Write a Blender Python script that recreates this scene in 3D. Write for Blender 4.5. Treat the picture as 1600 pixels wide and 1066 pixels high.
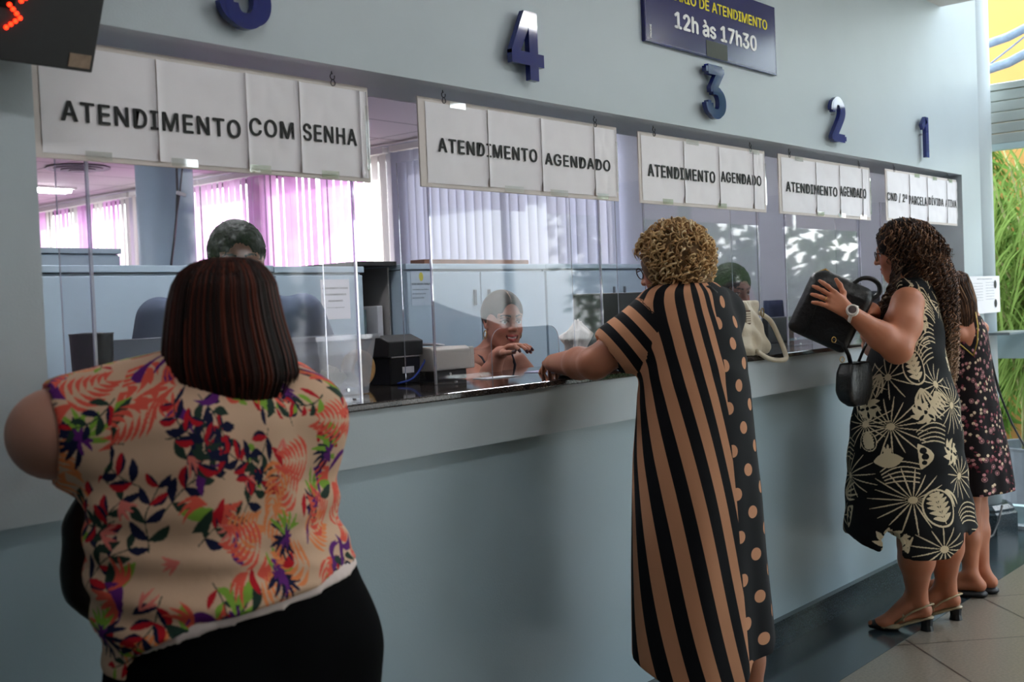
import bpy, bmesh, math, random
import numpy as np
from math import sin, cos, pi, radians, tan, atan2, sqrt
from mathutils import Vector, Matrix
S = bpy.context.scene
for o in list(bpy.data.objects): bpy.data.objects.remove(o)
COL = S.collection

# ------------------------------------------------------------------ camera
FPX, CX, CY = 1800., 800., 533.
CAM = np.array([0., -2.17, 1.40])
def _axes():
    vx = np.array([(2330-CX)/FPX, (418-CY)/FPX, 1.]); vx /= np.linalg.norm(vx)
    r = radians(2.35); hz = np.array([cos(r), -sin(r), 0.])
    up = np.cross(vx, hz); up /= np.linalg.norm(up)
    if up[1] > 0: up = -up
    return np.array([vx, np.cross(up, vx), up])
RW = _axes()                       # world <- camera (x right, y down, z forward)
def ray(px, py): return RW @ np.array([(px-CX)/FPX, (py-CY)/FPX, 1.])
def onY(px, py, Y=0.): d = ray(px, py); return CAM + d*((Y-CAM[1])/d[1])
def onX(px, py, X): d = ray(px, py); return CAM + d*((X-CAM[0])/d[0])
def onZ(px, py, Z): d = ray(px, py); return CAM + d*((Z-CAM[2])/d[2])
def dep(px, py, z): return CAM + ray(px, py)*z
cam_d = bpy.data.cameras.new('camera'); cam = bpy.data.objects.new('camera', cam_d); COL.objects.link(cam)
cam_d.sensor_width = 36.; cam_d.lens = FPX/1600*36.
m = Matrix.Identity(4)
for i in range(3):
    m[i][0] = RW[i, 0]; m[i][1] = -RW[i, 1]; m[i][2] = -RW[i, 2]; m[i][3] = CAM[i]
cam.matrix_world = m
cam_d.dof.use_dof = True; cam_d.dof.focus_distance = 3.9; cam_d.dof.aperture_fstop = 4.5
cam_d.clip_start = .05
S.camera = cam

# ------------------------------------------------------------------ light
W = bpy.data.worlds.new('sky'); S.world = W; W.use_nodes = True
nt = W.node_tree; nt.nodes.clear()
wo = nt.nodes.new('ShaderNodeOutputWorld'); bg = nt.nodes.new('ShaderNodeBackground')
sky = nt.nodes.new('ShaderNodeTexSky'); sky.sky_type = 'NISHITA'; sky.sun_disc = False
sky.sun_elevation = radians(52); sky.sun_rotation = radians(70); sky.air_density = 1.2; sky.dust_density = 2.5
sky.ozone_density = 1.0
mixw = nt.nodes.new('ShaderNodeMixRGB'); mixw.inputs[0].default_value = .55; mixw.inputs[2].default_value = (8.5, 8.9, 9.3, 1)
nt.links.new(sky.outputs[0], mixw.inputs[1]); nt.links.new(mixw.outputs[0], bg.inputs[0]); nt.links.new(bg.outputs[0], wo.inputs[0])
bg.inputs[1].default_value = .30
sun_d = bpy.data.lights.new('sun', 'SUN'); sun_d.energy = 3.2; sun_d.angle = radians(.6); sun_d.color = (1, .95, .88)
sun = bpy.data.objects.new('sun', sun_d); COL.objects.link(sun)
sun.rotation_euler = Vector((.80, .30, .85)).to_track_quat('Z', 'Y').to_euler(); sun.location = (20, 6, 20)
S.view_settings.view_transform = 'Standard'; S.view_settings.look = 'None'
S.view_settings.gamma = 1.; S.view_settings.use_curve_mapping = False
S.view_settings.exposure = 1.76
S.cycles.use_denoising = True
S.cycles.max_bounces = 10; S.cycles.diffuse_bounces = 5; S.cycles.transparent_max_bounces = 24
S.cycles.caustics_reflective = False; S.cycles.caustics_refractive = False
S.cycles.sample_clamp_indirect = 6.

# ------------------------------------------------------------------ materials
MATS = {}
def srgb(r, g, b):
    f = lambda c: (c/255/12.92 if c/255 <= .04045 else ((c/255+.055)/1.055)**2.4)
    return (f(r), f(g), f(b), 1.)
def mat(name, col=(.5, .5, .5, 1), rough=.6, metal=0., spec=.4, var=0., vscale=6., bump=0., bscale=60., **kw):
    if name in MATS: return MATS[name]
    m = bpy.data.materials.new(name); m.use_nodes = True; N = m.node_tree.nodes; L = m.node_tree.links
    b = N['Principled BSDF']; b.inputs['Base Color'].default_value = tuple(col[:3])+(1,)
    b.inputs['Roughness'].default_value = rough; b.inputs['Metallic'].default_value = metal
    b.inputs['Specular IOR Level'].default_value = spec
    for k, v in kw.items(): b.inputs[k.replace('_', ' ')].default_value = v
    if var or bump:
        tc = N.new('ShaderNodeTexCoord')
    if var:
        n = N.new('ShaderNodeTexNoise'); n.inputs['Scale'].default_value = vscale; n.inputs['Detail'].default_value = 6
        r = N.new('ShaderNodeMapRange'); r.inputs[1].default_value = .3; r.inputs[2].default_value = .7
        r.inputs[3].default_value = 1-var; r.inputs[4].default_value = 1+var
        x = N.new('ShaderNodeVectorMath'); x.operation = 'SCALE'; x.inputs[0].default_value = col[:3]
        L.new(tc.outputs['Object'], n.inputs[0]); L.new(n.outputs[0], r.inputs[0]); L.new(r.outputs[0], x.inputs['Scale'])
        L.new(x.outputs[0], b.inputs['Base Color'])
    if bump:
        n2 = N.new('ShaderNodeTexNoise'); n2.inputs['Scale'].default_value = bscale; n2.inputs['Detail'].default_value = 4
        bp = N.new('ShaderNodeBump'); bp.inputs['Strength'].default_value = bump; bp.inputs['Distance'].default_value = .01
        L.new(tc.outputs['Object'], n2.inputs[0]); L.new(n2.outputs[0], bp.inputs['Height']); L.new(bp.outputs[0], b.inputs['Normal'])
    MATS[name] = m; return m
def mat_attr(name, rough=.8, spec=.3, bump=0., bscale=300., sheen=0., sub=0.):
    """colour read from the mesh attribute Col: prints of fabrics, skin tones, hair strands"""
    m = mat(name, (.5, .5, .5), rough, 0, spec, 0, 6, bump, bscale)
    N = m.node_tree.nodes; L = m.node_tree.links
    a = N.new('ShaderNodeAttribute'); a.attribute_name = 'Col'
    L.new(a.outputs['Color'], N['Principled BSDF'].inputs['Base Color'])
    if sheen: N['Principled BSDF'].inputs['Sheen Weight'].default_value = sheen
    if sub:
        N['Principled BSDF'].inputs['Subsurface Weight'].default_value = sub
        N['Principled BSDF'].inputs['Subsurface Radius'].default_value = (.02, .008, .004)
    return m
def mat_acrylic(name, tint=(.97, .98, 1.), base=.05, k=1.0, haze=.0):
    """thin clear sheet: mirror share after Fresnel, the rest passes straight through"""
    m = bpy.data.materials.new(name); m.use_nodes = True; N = m.node_tree.nodes; L = m.node_tree.links; N.clear()
    o = N.new('ShaderNodeOutputMaterial'); t = N.new('ShaderNodeBsdfTransparent'); t.inputs[0].default_value = tint+(1,)
    g = N.new('ShaderNodeBsdfGlossy'); g.inputs['Roughness'].default_value = .03; g.inputs[0].default_value = (1, 1, 1, 1)
    # Schlick's approximation, the same from both sides of the sheet
    fr = N.new('ShaderNodeLayerWeight'); fr.inputs['Blend'].default_value = .5
    pw = N.new('ShaderNodeMath'); pw.operation = 'POWER'; pw.inputs[1].default_value = 4.; L.new(fr.outputs['Facing'], pw.inputs[0])
    mu = N.new('ShaderNodeMath'); mu.operation = 'MULTIPLY_ADD'; mu.inputs[1].default_value = k*.8; mu.inputs[2].default_value = base; mu.use_clamp = True
    x = N.new('ShaderNodeMixShader'); L.new(pw.outputs[0], mu.inputs[0]); L.new(mu.outputs[0], x.inputs[0])
    L.new(t.outputs[0], x.inputs[1]); L.new(g.outputs[0], x.inputs[2]); last = x
    if haze:
        d = N.new('ShaderNodeBsdfDiffuse'); d.inputs[0].default_value = (.8, .82, .86, 1)
        y = N.new('ShaderNodeMixShader'); y.inputs[0].default_value = haze
        L.new(x.outputs[0], y.inputs[1]); L.new(d.outputs[0], y.inputs[2]); last = y
    L.new(last.outputs[0], o.inputs[0]); MATS[name] = m; return m
def mat_translucent(name, col, share=.6):
    m = bpy.data.materials.new(name); m.use_nodes = True; N = m.node_tree.nodes; L = m.node_tree.links; N.clear()
    o = N.new('ShaderNodeOutputMaterial'); t = N.new('ShaderNodeBsdfTranslucent'); t.inputs[0].default_value = tuple(col[:3])+(1,)
    d = N.new('ShaderNodeBsdfDiffuse'); d.inputs[0].default_value = tuple(col[:3])+(1,); x = N.new('ShaderNodeMixShader'); x.inputs[0].default_value = share
    L.new(d.outputs[0], x.inputs[1]); L.new(t.outputs[0], x.inputs[2]); L.new(x.outputs[0], o.inputs[0]); MATS[name] = m; return m
def mat_emit(name, col, s):
    m = bpy.data.materials.new(name); m.use_nodes = True; b = m.node_tree.nodes['Principled BSDF']
    b.inputs['Base Color'].default_value = tuple(col[:3])+(1,); b.inputs['Emission Color'].default_value = tuple(col[:3])+(1,); b.inputs['Emission Strength'].default_value = s
    MATS[name] = m; return m

# ------------------------------------------------------------------ object helpers
def tag(o, label=None, cat=None, group=None, kind=None):
    if label: o['label'] = label
    if cat: o['category'] = cat
    if group: o['group'] = group
    if kind: o['kind'] = kind
    return o
def empty(name, loc, label=None, cat=None, group=None, rz=0.):
    o = bpy.data.objects.new(name, None); COL.objects.link(o); o.location = loc; o.rotation_euler = (0, 0, rz)
    o.empty_display_size = .05
    return tag(o, label, cat, group)
def sm(pts, k=5):
    """points of a smooth curve through the given ones"""
    P = [np.asarray(p, float) for p in pts]; P = [2*P[0]-P[1]]+P+[2*P[-1]-P[-2]]; out = []
    for i in range(1, len(P)-2):
        for j in range(k):
            t = j/k; out.append(.5*((2*P[i])+(-P[i-1]+P[i+1])*t+(2*P[i-1]-5*P[i]+4*P[i+1]-P[i+2])*t*t+(-P[i-1]+3*P[i]-3*P[i+1]+P[i+2])*t**3))
    return out+[P[-2]]
def link(name, me, material, parent=None, smooth=False):
    """a mesh in world coordinates becomes one object (origin moved to its parent)"""
    o = bpy.data.objects.new(name, me); COL.objects.link(o)
    for mm in (material if isinstance(material, (list, tuple)) else [material]): me.materials.append(mm)
    if parent is not None:
        bpy.context.view_layer.update() if False else None
        M = Matrix.LocRotScale(parent.location, parent.rotation_euler, None)
        p = parent
        while p.parent: p = p.parent; M = Matrix.LocRotScale(p.location, p.rotation_euler, None) @ M
        me.transform(M.inverted()); o.parent = parent
    if smooth: me.polygons.foreach_set('use_smooth', [True]*len(me.polygons))
    me.update()
    return o
class MB:
    def __init__(s): s.v = []; s.f = []; s.mi = []; s.cur = 0
    def add(s, vs, fs):
        n = len(s.v); s.v += [tuple(float(c) for c in v) for v in vs]; s.f += [tuple(i+n for i in f) for f in fs]; s.mi += [s.cur]*len(fs); return s
    def box(s, x0, x1, y0, y1, z0, z1):
        vs = [(x, y, z) for x in (x0, x1) for y in (y0, y1) for z in (z0, z1)]
        return s.add(vs, [(0, 1, 3, 2), (4, 6, 7, 5), (0, 4, 5, 1), (2, 3, 7, 6), (0, 2, 6, 4), (1, 5, 7, 3)])
    def obox(s, c, hx, hy, hz, M=None):
        c = Vector(c); M = M or Matrix.Identity(3)
        vs = [c + M @ Vector((i*hx, j*hy, k*hz)) for i in (-1, 1) for j in (-1, 1) for k in (-1, 1)]
        return s.add(vs, [(0, 1, 3, 2), (4, 6, 7, 5), (0, 4, 5, 1), (2, 3, 7, 6), (0, 2, 6, 4), (1, 5, 7, 3)])
    def tube(s, pts, r, n=8, cap=True, flat=1.):
        pts = [Vector(p) for p in pts]; rs = r if hasattr(r, '__len__') else [r]*len(pts); vs = []; fs = []
        t0 = (pts[1]-pts[0]).normalized(); up = Vector((0, 0, 1)) if abs(t0.z) < .9 else Vector((1, 0, 0)); a = t0.cross(up).normalized()
        for i, p in enumerate(pts):
            t = (pts[min(i+1, len(pts)-1)]-pts[max(i-1, 0)]); t = t.normalized() if t.length > 1e-9 else t0
            a = (a - t*a.dot(t)); a = a.normalized() if a.length > 1e-6 else t.orthogonal().normalized(); b = t.cross(a)
            vs += [p + a*cos(2*pi*k/n)*rs[i] + b*sin(2*pi*k/n)*rs[i]*flat for k in range(n)]
        for i in range(len(pts)-1):
            fs += [(i*n+k, i*n+(k+1) % n, (i+1)*n+(k+1) % n, (i+1)*n+k) for k in range(n)]
        if cap: fs += [tuple(range(n-1, -1, -1)), tuple(range((len(pts)-1)*n, len(pts)*n))]
        return s.add(vs, fs)
    def lathe(s, c, prof, n=32, sx=1., sy=1.):
        vs = [(c[0]+r*cos(2*pi*k/n)*sx, c[1]+r*sin(2*pi*k/n)*sy, c[2]+z) for r, z in prof for k in range(n)]; m = len(prof)
        fs = [(i*n+k, i*n+(k+1) % n, (i+1)*n+(k+1) % n, (i+1)*n+k) for i in range(m-1) for k in range(n)]
        fs += [tuple(range(n-1, -1, -1)), tuple(range((m-1)*n, m*n))]
        return s.add(vs, fs)
    def grid(s, fn, nu, nv):
        vs = [fn(i/nu, j/nv) for i in range(nu+1) for j in range(nv+1)]
        return s.add(vs, [(i*(nv+1)+j, (i+1)*(nv+1)+j, (i+1)*(nv+1)+j+1, i*(nv+1)+j+1) for i in range(nu) for j in range(nv)])
    def mesh(s, name):
        me = bpy.data.meshes.new(name); me.from_pydata(s.v, [], s.f)
        if any(s.mi): me.polygons.foreach_set('material_index', s.mi)
        bm = bmesh.new(); bm.from_mesh(me); bmesh.ops.recalc_face_normals(bm, faces=bm.faces) if len(bm.faces) < 60000 else None; bm.to_mesh(me); bm.free()
        return me
    def build(s, name, material, parent=None, smooth=False, bevel=0., solid=0.):
        o = link(name, s.mesh(name), material, parent, smooth)
        if solid: md = o.modifiers.new('thickness', 'SOLIDIFY'); md.thickness = solid; md.offset = 0
        if bevel: md = o.modifiers.new('bevel', 'BEVEL'); md.width = bevel; md.segments = 2; md.limit_method = 'ANGLE'
        return o
def struct(name, mb, material, bevel=0., smooth=False):
    return tag(mb.build(name, material, None, smooth, bevel), kind='structure')
try:
    FONT = bpy.data.fonts.load(bpy.utils.system_resource('DATAFILES', path='fonts')+'/Inter.woff2' if False else __import__('os').path.join(bpy.utils.system_resource('DATAFILES'), 'fonts', 'Inter.woff2'))
except Exception:
    FONT = None
def text_mesh(txt, size, origin, ux, uz, un, ext=.0006, width=None, bold=0., align='LEFT', spacing=1., res=4, heavy=0.):
    """lettering as a mesh: origin = lower left corner, ux/uz/un = reading, up and outward directions"""
    size *= 1.25 if FONT else 1.
    c = bpy.data.curves.new('lettering', 'FONT'); c.body = txt; c.size = size; c.extrude = ext; c.offset = bold; c.resolution_u = res; c.space_character = spacing
    if FONT: c.font = FONT
    o = bpy.data.objects.new('lettering', c); COL.objects.link(o)
    dg = bpy.context.evaluated_depsgraph_get(); me = bpy.data.meshes.new_from_object(o.evaluated_get(dg)); bpy.data.objects.remove(o)
    if heavy:
        bm = bmesh.new()
        for q, (k, kz) in enumerate(((-1, 0), (1, 0), (0, 1), (0, -1), (0, 0))):
            n0 = len(bm.verts); bm.from_mesh(me); bm.verts.ensure_lookup_table()
            for v in bm.verts[n0:]: v.co.x += k*heavy*size; v.co.y += kz*heavy*size*.55; v.co.z += q*.00016
        bm.to_mesh(me); bm.free()
    n = len(me.vertices); a = np.empty(n*3, 'f'); me.vertices.foreach_get('co', a); a = a.reshape(-1, 3)
    w = a[:, 0].max()-a[:, 0].min(); a[:, 0] -= a[:, 0].min()
    if width: a[:, 0] *= width/w; w = width
    if align == 'CENTER': a[:, 0] -= w/2
    ux, uz, un = (np.array(v, float) for v in (ux, uz, un))
    b = np.array(origin)[None] + a[:, :1]*ux + a[:, 1:2]*uz + a[:, 2:3]*un
    me.vertices.foreach_set('co', b.astype('f').ravel()); me.update(); return me
# ================================================================== THE SHELL
def wall_paint(name, col, rough=.42):
    """satin wall paint with faint roller mottling and scuffs"""
    m = mat(name, col, rough, 0, .45, .035, 2.2, .05, 180.); return m
M_wall = wall_paint('pale_blue_paint', srgb(176, 187, 193), .45)
M_low = wall_paint('pale_blue_gloss_dimmed', srgb(156, 175, 184), .28)  # same pale blue wall toned darker for the light falling off low down
M_soff = mat('soffit_paint', srgb(150, 165, 168), .6, var=.05, vscale=5)
M_white = mat('ceiling_white', srgb(225, 222, 220), .8)
ZL, ZA, ZB, ZT = 2.017, 1.015, 1.155, 1.175
XL, XR, XE = 1.133, 6.345, 6.64
b = MB()
b.box(-4, XL, 0, .25, ZA, 4.2).box(XL, XR, 0, .25, ZL, 4.2).box(XR, XE, 0, .25, ZA, 4.2).box(XL, XR, 0, .25, ZA, ZB)
struct('wall_front', b, M_wall)
b = MB(); b.box(-4, XE, .035, .22, 0, ZA-.001)
struct('wall_counter_base', b, M_low)
# office side liner so the office wall continues beyond the hall wall
M_lav = mat('lavender_grey_paint', srgb(188, 190, 200), .55, var=.04, vscale=3)
# baseboard of dark granite
def granite(name, base, fleck, scale, rough):
    m = mat(name, base, rough, 0, .5); N = m.node_tree.nodes; L = m.node_tree.links
    tc = N.new('ShaderNodeTexCoord'); v = N.new('ShaderNodeTexNoise'); v.inputs['Scale'].default_value = scale; v.inputs['Detail'].default_value = 8
    r = N.new('ShaderNodeValToRGB'); r.color_ramp.elements[0].position = .42; r.color_ramp.elements[0].color = base
    r.color_ramp.elements[1].position = .68; r.color_ramp.elements[1].color = fleck
    L.new(tc.outputs['Object'], v.inputs[0]); L.new(v.outputs[0], r.inputs[0]); L.new(r.outputs[0], N['Principled BSDF'].inputs['Base Color']); return m
M_gran = granite('dark_green_granite', srgb(38, 48, 54), srgb(70, 80, 84), 160, .16)
M_top = granite('black_granite', srgb(30, 28, 30), srgb(74, 66, 60), 220, .07)
b = MB(); b.box(-4, XE, .012, .035, 0, .088).box(-4, XE, .017, .035, .088, .098).box(-4, XE, .006, .035, .098, .108)
struct('baseboard_front', b, M_gran)
b = MB(); b.box(-4, 7.0, -.355, .03, -.05, .0015)
struct('trim_1', b, M_gran)
# hall floor: large beige granite slabs laid on the diagonal
def tile_floor():
    m = mat('beige_granite_tiles', srgb(150, 140, 125), .3, 0, .5); N = m.node_tree.nodes; L = m.node_tree.links; P = N['Principled BSDF']
    tc = N.new('ShaderNodeTexCoord'); mp = N.new('ShaderNodeMapping'); mp.inputs['Rotation'].default_value = (0, 0, radians(44.)); mp.inputs['Location'].default_value = (.12, .2, 0)
    br = N.new('ShaderNodeTexBrick'); br.offset = 0.; br.inputs['Scale'].default_value = 1.; br.inputs['Brick Width'].default_value = .60; br.inputs['Row Height'].default_value = .60
    br.inputs['Mortar Size'].default_value = .0045; br.inputs['Color1'].default_value = srgb(122, 113, 101); br.inputs['Color2'].default_value = srgb(116, 108, 97); br.inputs['Mortar'].default_value = srgb(45, 38, 34)
    n = N.new('ShaderNodeTexNoise'); n.inputs['Scale'].default_value = 90; n.inputs['Detail'].default_value = 8
    r = N.new('ShaderNodeMapRange'); r.inputs[1].default_value = .3; r.inputs[2].default_value = .7; r.inputs[3].default_value = .72; r.inputs[4].default_value = 1.18
    x = N.new('ShaderNodeVectorMath'); x.operation = 'SCALE'
    L.new(tc.outputs['Object'], mp.inputs[0]); L.new(mp.outputs[0], br.inputs[0]); L.new(tc.outputs['Object'], n.inputs[0]); L.new(n.outputs[0], r.inputs[0])
    L.new(br.outputs[0], x.inputs[0]); L.new(r.outputs[0], x.inputs['Scale']); L.new(x.outputs[0], P.inputs['Base Color']); return m
b = MB(); b.box(-4, 7.0, -6, -.355, -.05, 0)
struct('floor', b, tile_floor())
# the counter base floor of the office
M_ofl = mat('office_floor', srgb(120, 112, 104), .4, var=.1, vscale=10)
b = MB(); b.box(-2, 6.4, .22, 11, -.05, 0); struct('floor_office', b, M_ofl)
b = MB(); b.box(-4, 6.1, -6, 0, 2.875, 3.05); struct('ceiling', b, M_white)
b = MB(); b.box(-4, 6.1, -6, .25, 4.2, 4.3); b.box(6.1, 7.2, -2.4, .25, 4.2, 4.3); struct('roof_baffle', b, M_white)  # unseen slabs, shaped to stop the sun and let in some daylight
b = MB(); b.box(5.98, 6.1, -6, 0, 3.05, 4.2); struct('wall_upper_beam', b, M_white)
b = MB(); b.box(-4.1, -4, -6, .25, 0, 4.2); struct('wall_left', b, M_wall)
b = MB(); b.box(-4, 4.9, -5.1, -5, 0, 2.875).box(4.9, 6.9, -5.1, -5, 2.75, 4.2).box(4.9, 6.9, -5.1, -5, 0, .6)
struct('wall_back', b, M_wall)
# glazed front behind the photographer: mullions
M_frame = mat('pale_blue_metal', srgb(176, 200, 205), .35, .0, .5)
b = MB()
for x in (4.9, 5.87, 6.84): b.box(x, x+.06, -5.08, -5.02, .6, 2.75)
b.box(4.9, 6.9, -5.08, -5.02, 2.2, 2.24)
struct('window_1', b, M_frame)
# office shell
def office_ceiling():
    m = mat('ceiling_tiles', srgb(214, 208, 210), .8); N = m.node_tree.nodes; L = m.node_tree.links
    tc = N.new('ShaderNodeTexCoord'); br = N.new('ShaderNodeTexBrick'); br.offset = 0; br.inputs['Scale'].default_value = 1.; br.inputs['Brick Width'].default_value = 1.22; br.inputs['Row Height'].default_value = .61
    br.inputs['Mortar Size'].default_value = .008; br.inputs['Color1'].default_value = srgb(216, 208, 210); br.inputs['Color2'].default_value = srgb(206, 200, 203); br.inputs['Mortar'].default_value = srgb(120, 116, 120)
    L.new(tc.outputs['Object'], br.inputs[0]); L.new(br.outputs[0], N['Principled BSDF'].inputs['Base Color']); return m
b = MB(); b.box(-2, 6.4, .25, 11, 2.73, 2.8); struct('ceiling_office', b, office_ceiling())
b = MB(); b.box(-2, 6.4, 11, 11.1, 0, 2.8); struct('wall_office_back', b, M_lav)
b = MB(); b.box(-2.1, -2, .25, 11, 0, 2.8); struct('wall_office_left', b, M_lav)
b = MB(); b.box(6.4, 6.5, .25, 2.3, 0, 2.8).box(6.4, 6.5, 2.3, 11, 0, .95).box(6.4, 6.5, 2.3, 11, 2.66, 2.8)
for y in (4.30, 6.05, 8.05): b.box(6.4, 6.5, y, y+.22, .95, 2.66)
struct('wall_office_right', b, M_lav)
# window frames in the office side wall
M_dark = mat('dark_aluminium', srgb(52, 50, 56), .4, .6)
for i, (y0, y1) in enumerate(((2.3, 4.3), (4.52, 6.05), (6.27, 8.05), (8.27, 10.9))):
    b = MB(); b.box(6.44, 6.48, y0, y1, .95, .99).box(6.44, 6.48, y0, y1, 2.62, 2.66)
    n = max(1, round((y1-y0)/.9))
    for k in range(n+1): yy = y0+(y1-y0-.04)*k/n; b.box(6.44, 6.48, yy, yy+.04, .99, 2.62)
    struct('window_%d' % (i+2), b, M_dark)
# column with its octagonal granite base
b = MB(); b.lathe((6.77, .13, 0), [(.15, .0), (.15, 4.2)], 40); struct('column', b, M_wall, smooth=False)
bpy.data.objects['column'].data.polygons.foreach_set('use_smooth', [len(p.vertices) == 4 for p in bpy.data.objects['column'].data.polygons])
b = MB(); b.lathe((6.77, .11, 0), [(.22, 0), (.22, .125), (.205, .135), (.205, .15), (.17, .17)], 8); struct('trim_2', b, M_gran)
# hall facade at the right end: frame, transoms
b = MB()
b.box(6.98, 7.04, -5, .13, .985, 1.14).box(6.98, 7.05, -5, .13, .02, .12)
for y in (-.95, -2.1, -3.3, -4.5): b.box(6.98, 7.04, y, y+.06, .1, 4.2)
b.box(6.98, 7.04, -5, .13, 2.20, 2.235)
struct('window_6', b, M_frame)
b = MB(); b.box(6.9, 7.1, -5, .3, -.05, .02); struct('trim_3', b, M_wall)
# louvred grey panel over the transom
M_pan = mat('grey_panel', srgb(160, 170, 168), .5, .1, var=.04)
b = MB()
for k in range(5): z = 2.235+k*.062; b.box(6.985, 7.02, -5, .13, z, z+.058)
b.box(6.98, 7.03, -5, .13, 2.545, 2.585); struct('trim_4', b, M_pan, bevel=.004)
# acrylic-like panes of the facade
M_pane = mat_acrylic('window_glass', (.96, .98, .98), .0, .7)
b = MB(); b.box(7.005, 7.011, -5, .13, .12, .985).box(7.005, 7.011, -5, .13, 1.14, 2.2).box(7.005, 7.011, -5, .13, 2.59, 4.2); struct('window_7', b, M_pane)
# little wall shelf at the end of the counter wall
b = MB(); b.box(6.5, 6.92, -.10, .0, 1.15, 1.165)
# ---------------- outside
M_yel = mat('yellow_render', srgb(190, 142, 78), .85, var=.05, vscale=3)
M_pave = mat('paving', srgb(150, 146, 140), .8, var=.1, vscale=4)
b = MB(); b.box(-12, 30, -30, 14, -.30, -.06); struct('ground', b, M_pave)
b = MB(); b.box(9.9, 10.2, -.3, 3.4, -.06, 5.2); struct('wall_yellow_house', b, M_yel)
# ================================================================== COUNTER
M_metal = mat('steel', srgb(190, 190, 192), .3, 1.)
M_blk = mat('black_plastic', srgb(16, 16, 18), .38, 0, .4)
M_blks = mat('black_satin', srgb(24, 24, 27), .55)
M_paper = mat('white_paper', srgb(234, 231, 235), .75, var=.02, vscale=8)
M_board = mat('cream_foam_board', srgb(214, 205, 200), .6, var=.05, vscale=9)
M_ink = mat('black_ink', srgb(14, 13, 15), .6)
M_tape = mat_acrylic('clear_tape', (.97, .97, .95), .10, 1.6, .05)
b = MB(); b.box(XL+.003, XR-.003, -.014, .56, ZB+.001, ZT)
tag(b.build('worktop', M_top, bevel=.004), 'long polished black granite counter top running under the hanging signs', 'counter top')

# ---- hanging signs
def sign(pl, pr, Y, cuts, rows, label, gap=.012, right_gap=None):
    x0 = onY(pl, 200, Y)[0]; x1 = onY(pr, 250, Y)[0]; z0, z1 = 1.742, 1.990
    root = empty('hanging_sign', ((x0+x1)/2, Y, z0), label, 'sign', 'signs hanging over the service windows')
    m = MB(); m.box(x0, x1, Y, Y+.005, z0, z1); m.build('backing_board', M_board, root, bevel=.0015)
    n = len(cuts)-1
    for i in range(n):
        a = onY(cuts[i], 230, Y)[0]; c = onY(cuts[i+1], 230, Y)[0]; dz = random.uniform(-.002, .002)
        def fn(u, v, a=a, c=c, i=i, dz=dz):
            curl = .0065*(max(0, 1-u/.10)**2*(i > 0)) + .0045*max(0, (u-.93)/.07)**2*(v > .1)
            wob = .0012*sin(9*u+5*v+i)*sin(pi*u)+.0010*sin(13*v-4*u+2*i)
            return (a+(c-a)*u+.0015*(i % 2)*v, Y-.0012-curl-abs(wob)-.0004*i, z0+gap+dz+(z1-z0-2*gap)*v)
        g = MB(); g.grid(fn, 36, 16); o = g.build('paper_sheet', M_paper, root, smooth=True)
    for (txt, pa, pb, pyT, pyB) in rows:
        p = onY(pa, pyB, Y); q = onY(pa, pyT, Y); e = onY(pb, pyB+(pb-pa)*.12, Y)
        cap = q[2]-p[2]
        me = text_mesh(txt, cap/.72, (p[0], Y-.0052, p[2]), (1, 0, 0), (0, 0, 1), (0, -1, 0), .0004, e[0]-p[0], .0, spacing=1.13, heavy=.020 if pl < 1300 else .010)
        link('lettering', me, M_ink, root)
    rnd = random.Random(int(pl))
    for i in range(4):
        xx = x0+(x1-x0)*(.12+.24*i)+rnd.uniform(-.03, .03); w = rnd.uniform(.05, .09); top = rnd.random() < .4
        zz = z1-.012 if top else z0+.012
        t = MB(); t.box(xx, xx+w, Y-.0062, Y-.0058, zz-.009, zz+.009); t.build('tape_strip', M_tape, root)
    t = MB(); t.box(x1-.018, x1-.005, Y-.0064, Y-.006, z0+.03, z1-.05); t.build('tape_strip', M_tape, root)
    for f in (.11, .87):
        hx = x0+(x1-x0)*f; pts = [(hx, Y+.002, ZL), (hx, Y+.002, ZL-.006)]
        for k in range(11): t = radians(90+k*30); pts.append((hx+.0075*cos(t), Y-.001, ZL-.014+.0075*sin(t)))
        h = MB(); h.tube(pts, .0014, 6)
        ring = [(hx+.001+.007*cos(2*pi*k/12), Y-.001+.001*sin(k), z1-.002+.008*sin(2*pi*k/12)) for k in range(13)]; h.tube(ring, .0012, 6)
        h.tube([(hx, Y-.001, ZL-.021), (hx, Y-.001, z1+.004)], .0009, 5)
        h.build('wire_hook', M_dark, root, smooth=True)
    return root
random.seed(4)
sign(50, 579, .06, (66, 246, 385, 467, 561, 573), [('ATENDIMENTO', 94, 375, 153, 188), ('COM', 388, 458, 181, 211), ('SENHA', 472, 556, 190, 219)],
     'leftmost hanging white sign with taped paper sheets reading ATENDIMENTO COM SENHA')
sign(654, 965, .06, (666, 760, 843, 925, 960), [('ATENDIMENTO', 683, 838, 213, 237), ('AGENDADO', 850, 952, 237, 257)],
     'hanging sign reading ATENDIMENTO AGENDADO below the blue number 4')
sign(996, 1195, .06, (1001, 1065, 1120, 1173, 1191), [('ATENDIMENTO', 1011, 1116, 254, 275), ('AGENDADO', 1125, 1188, 266, 284)],
     'hanging sign reading ATENDIMENTO AGENDADO below the blue number 3')
sign(1214, 1358, .06, (1219, 1271, 1308, 1343, 1355), [('ATENDIMENTO', 1227, 1307, 282, 299), ('AGENDADO', 1311, 1352, 289, 306)],
     'hanging sign reading ATENDIMENTO AGENDADO below the blue number 2')
sign(1381, 1493, .025, (1384, 1417, 1445, 1475, 1491), [('CND / 2ª', 1385, 1416, 299, 313), ('PARCELA', 1419, 1447, 304, 319), ('DÍVIDA', 1450, 1473, 307, 320), ('ATIVA', 1476, 1493, 310, 323)],
     'rightmost hanging sign reading CND / 2ª PARCELA DÍVIDA ATIVA')

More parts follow.
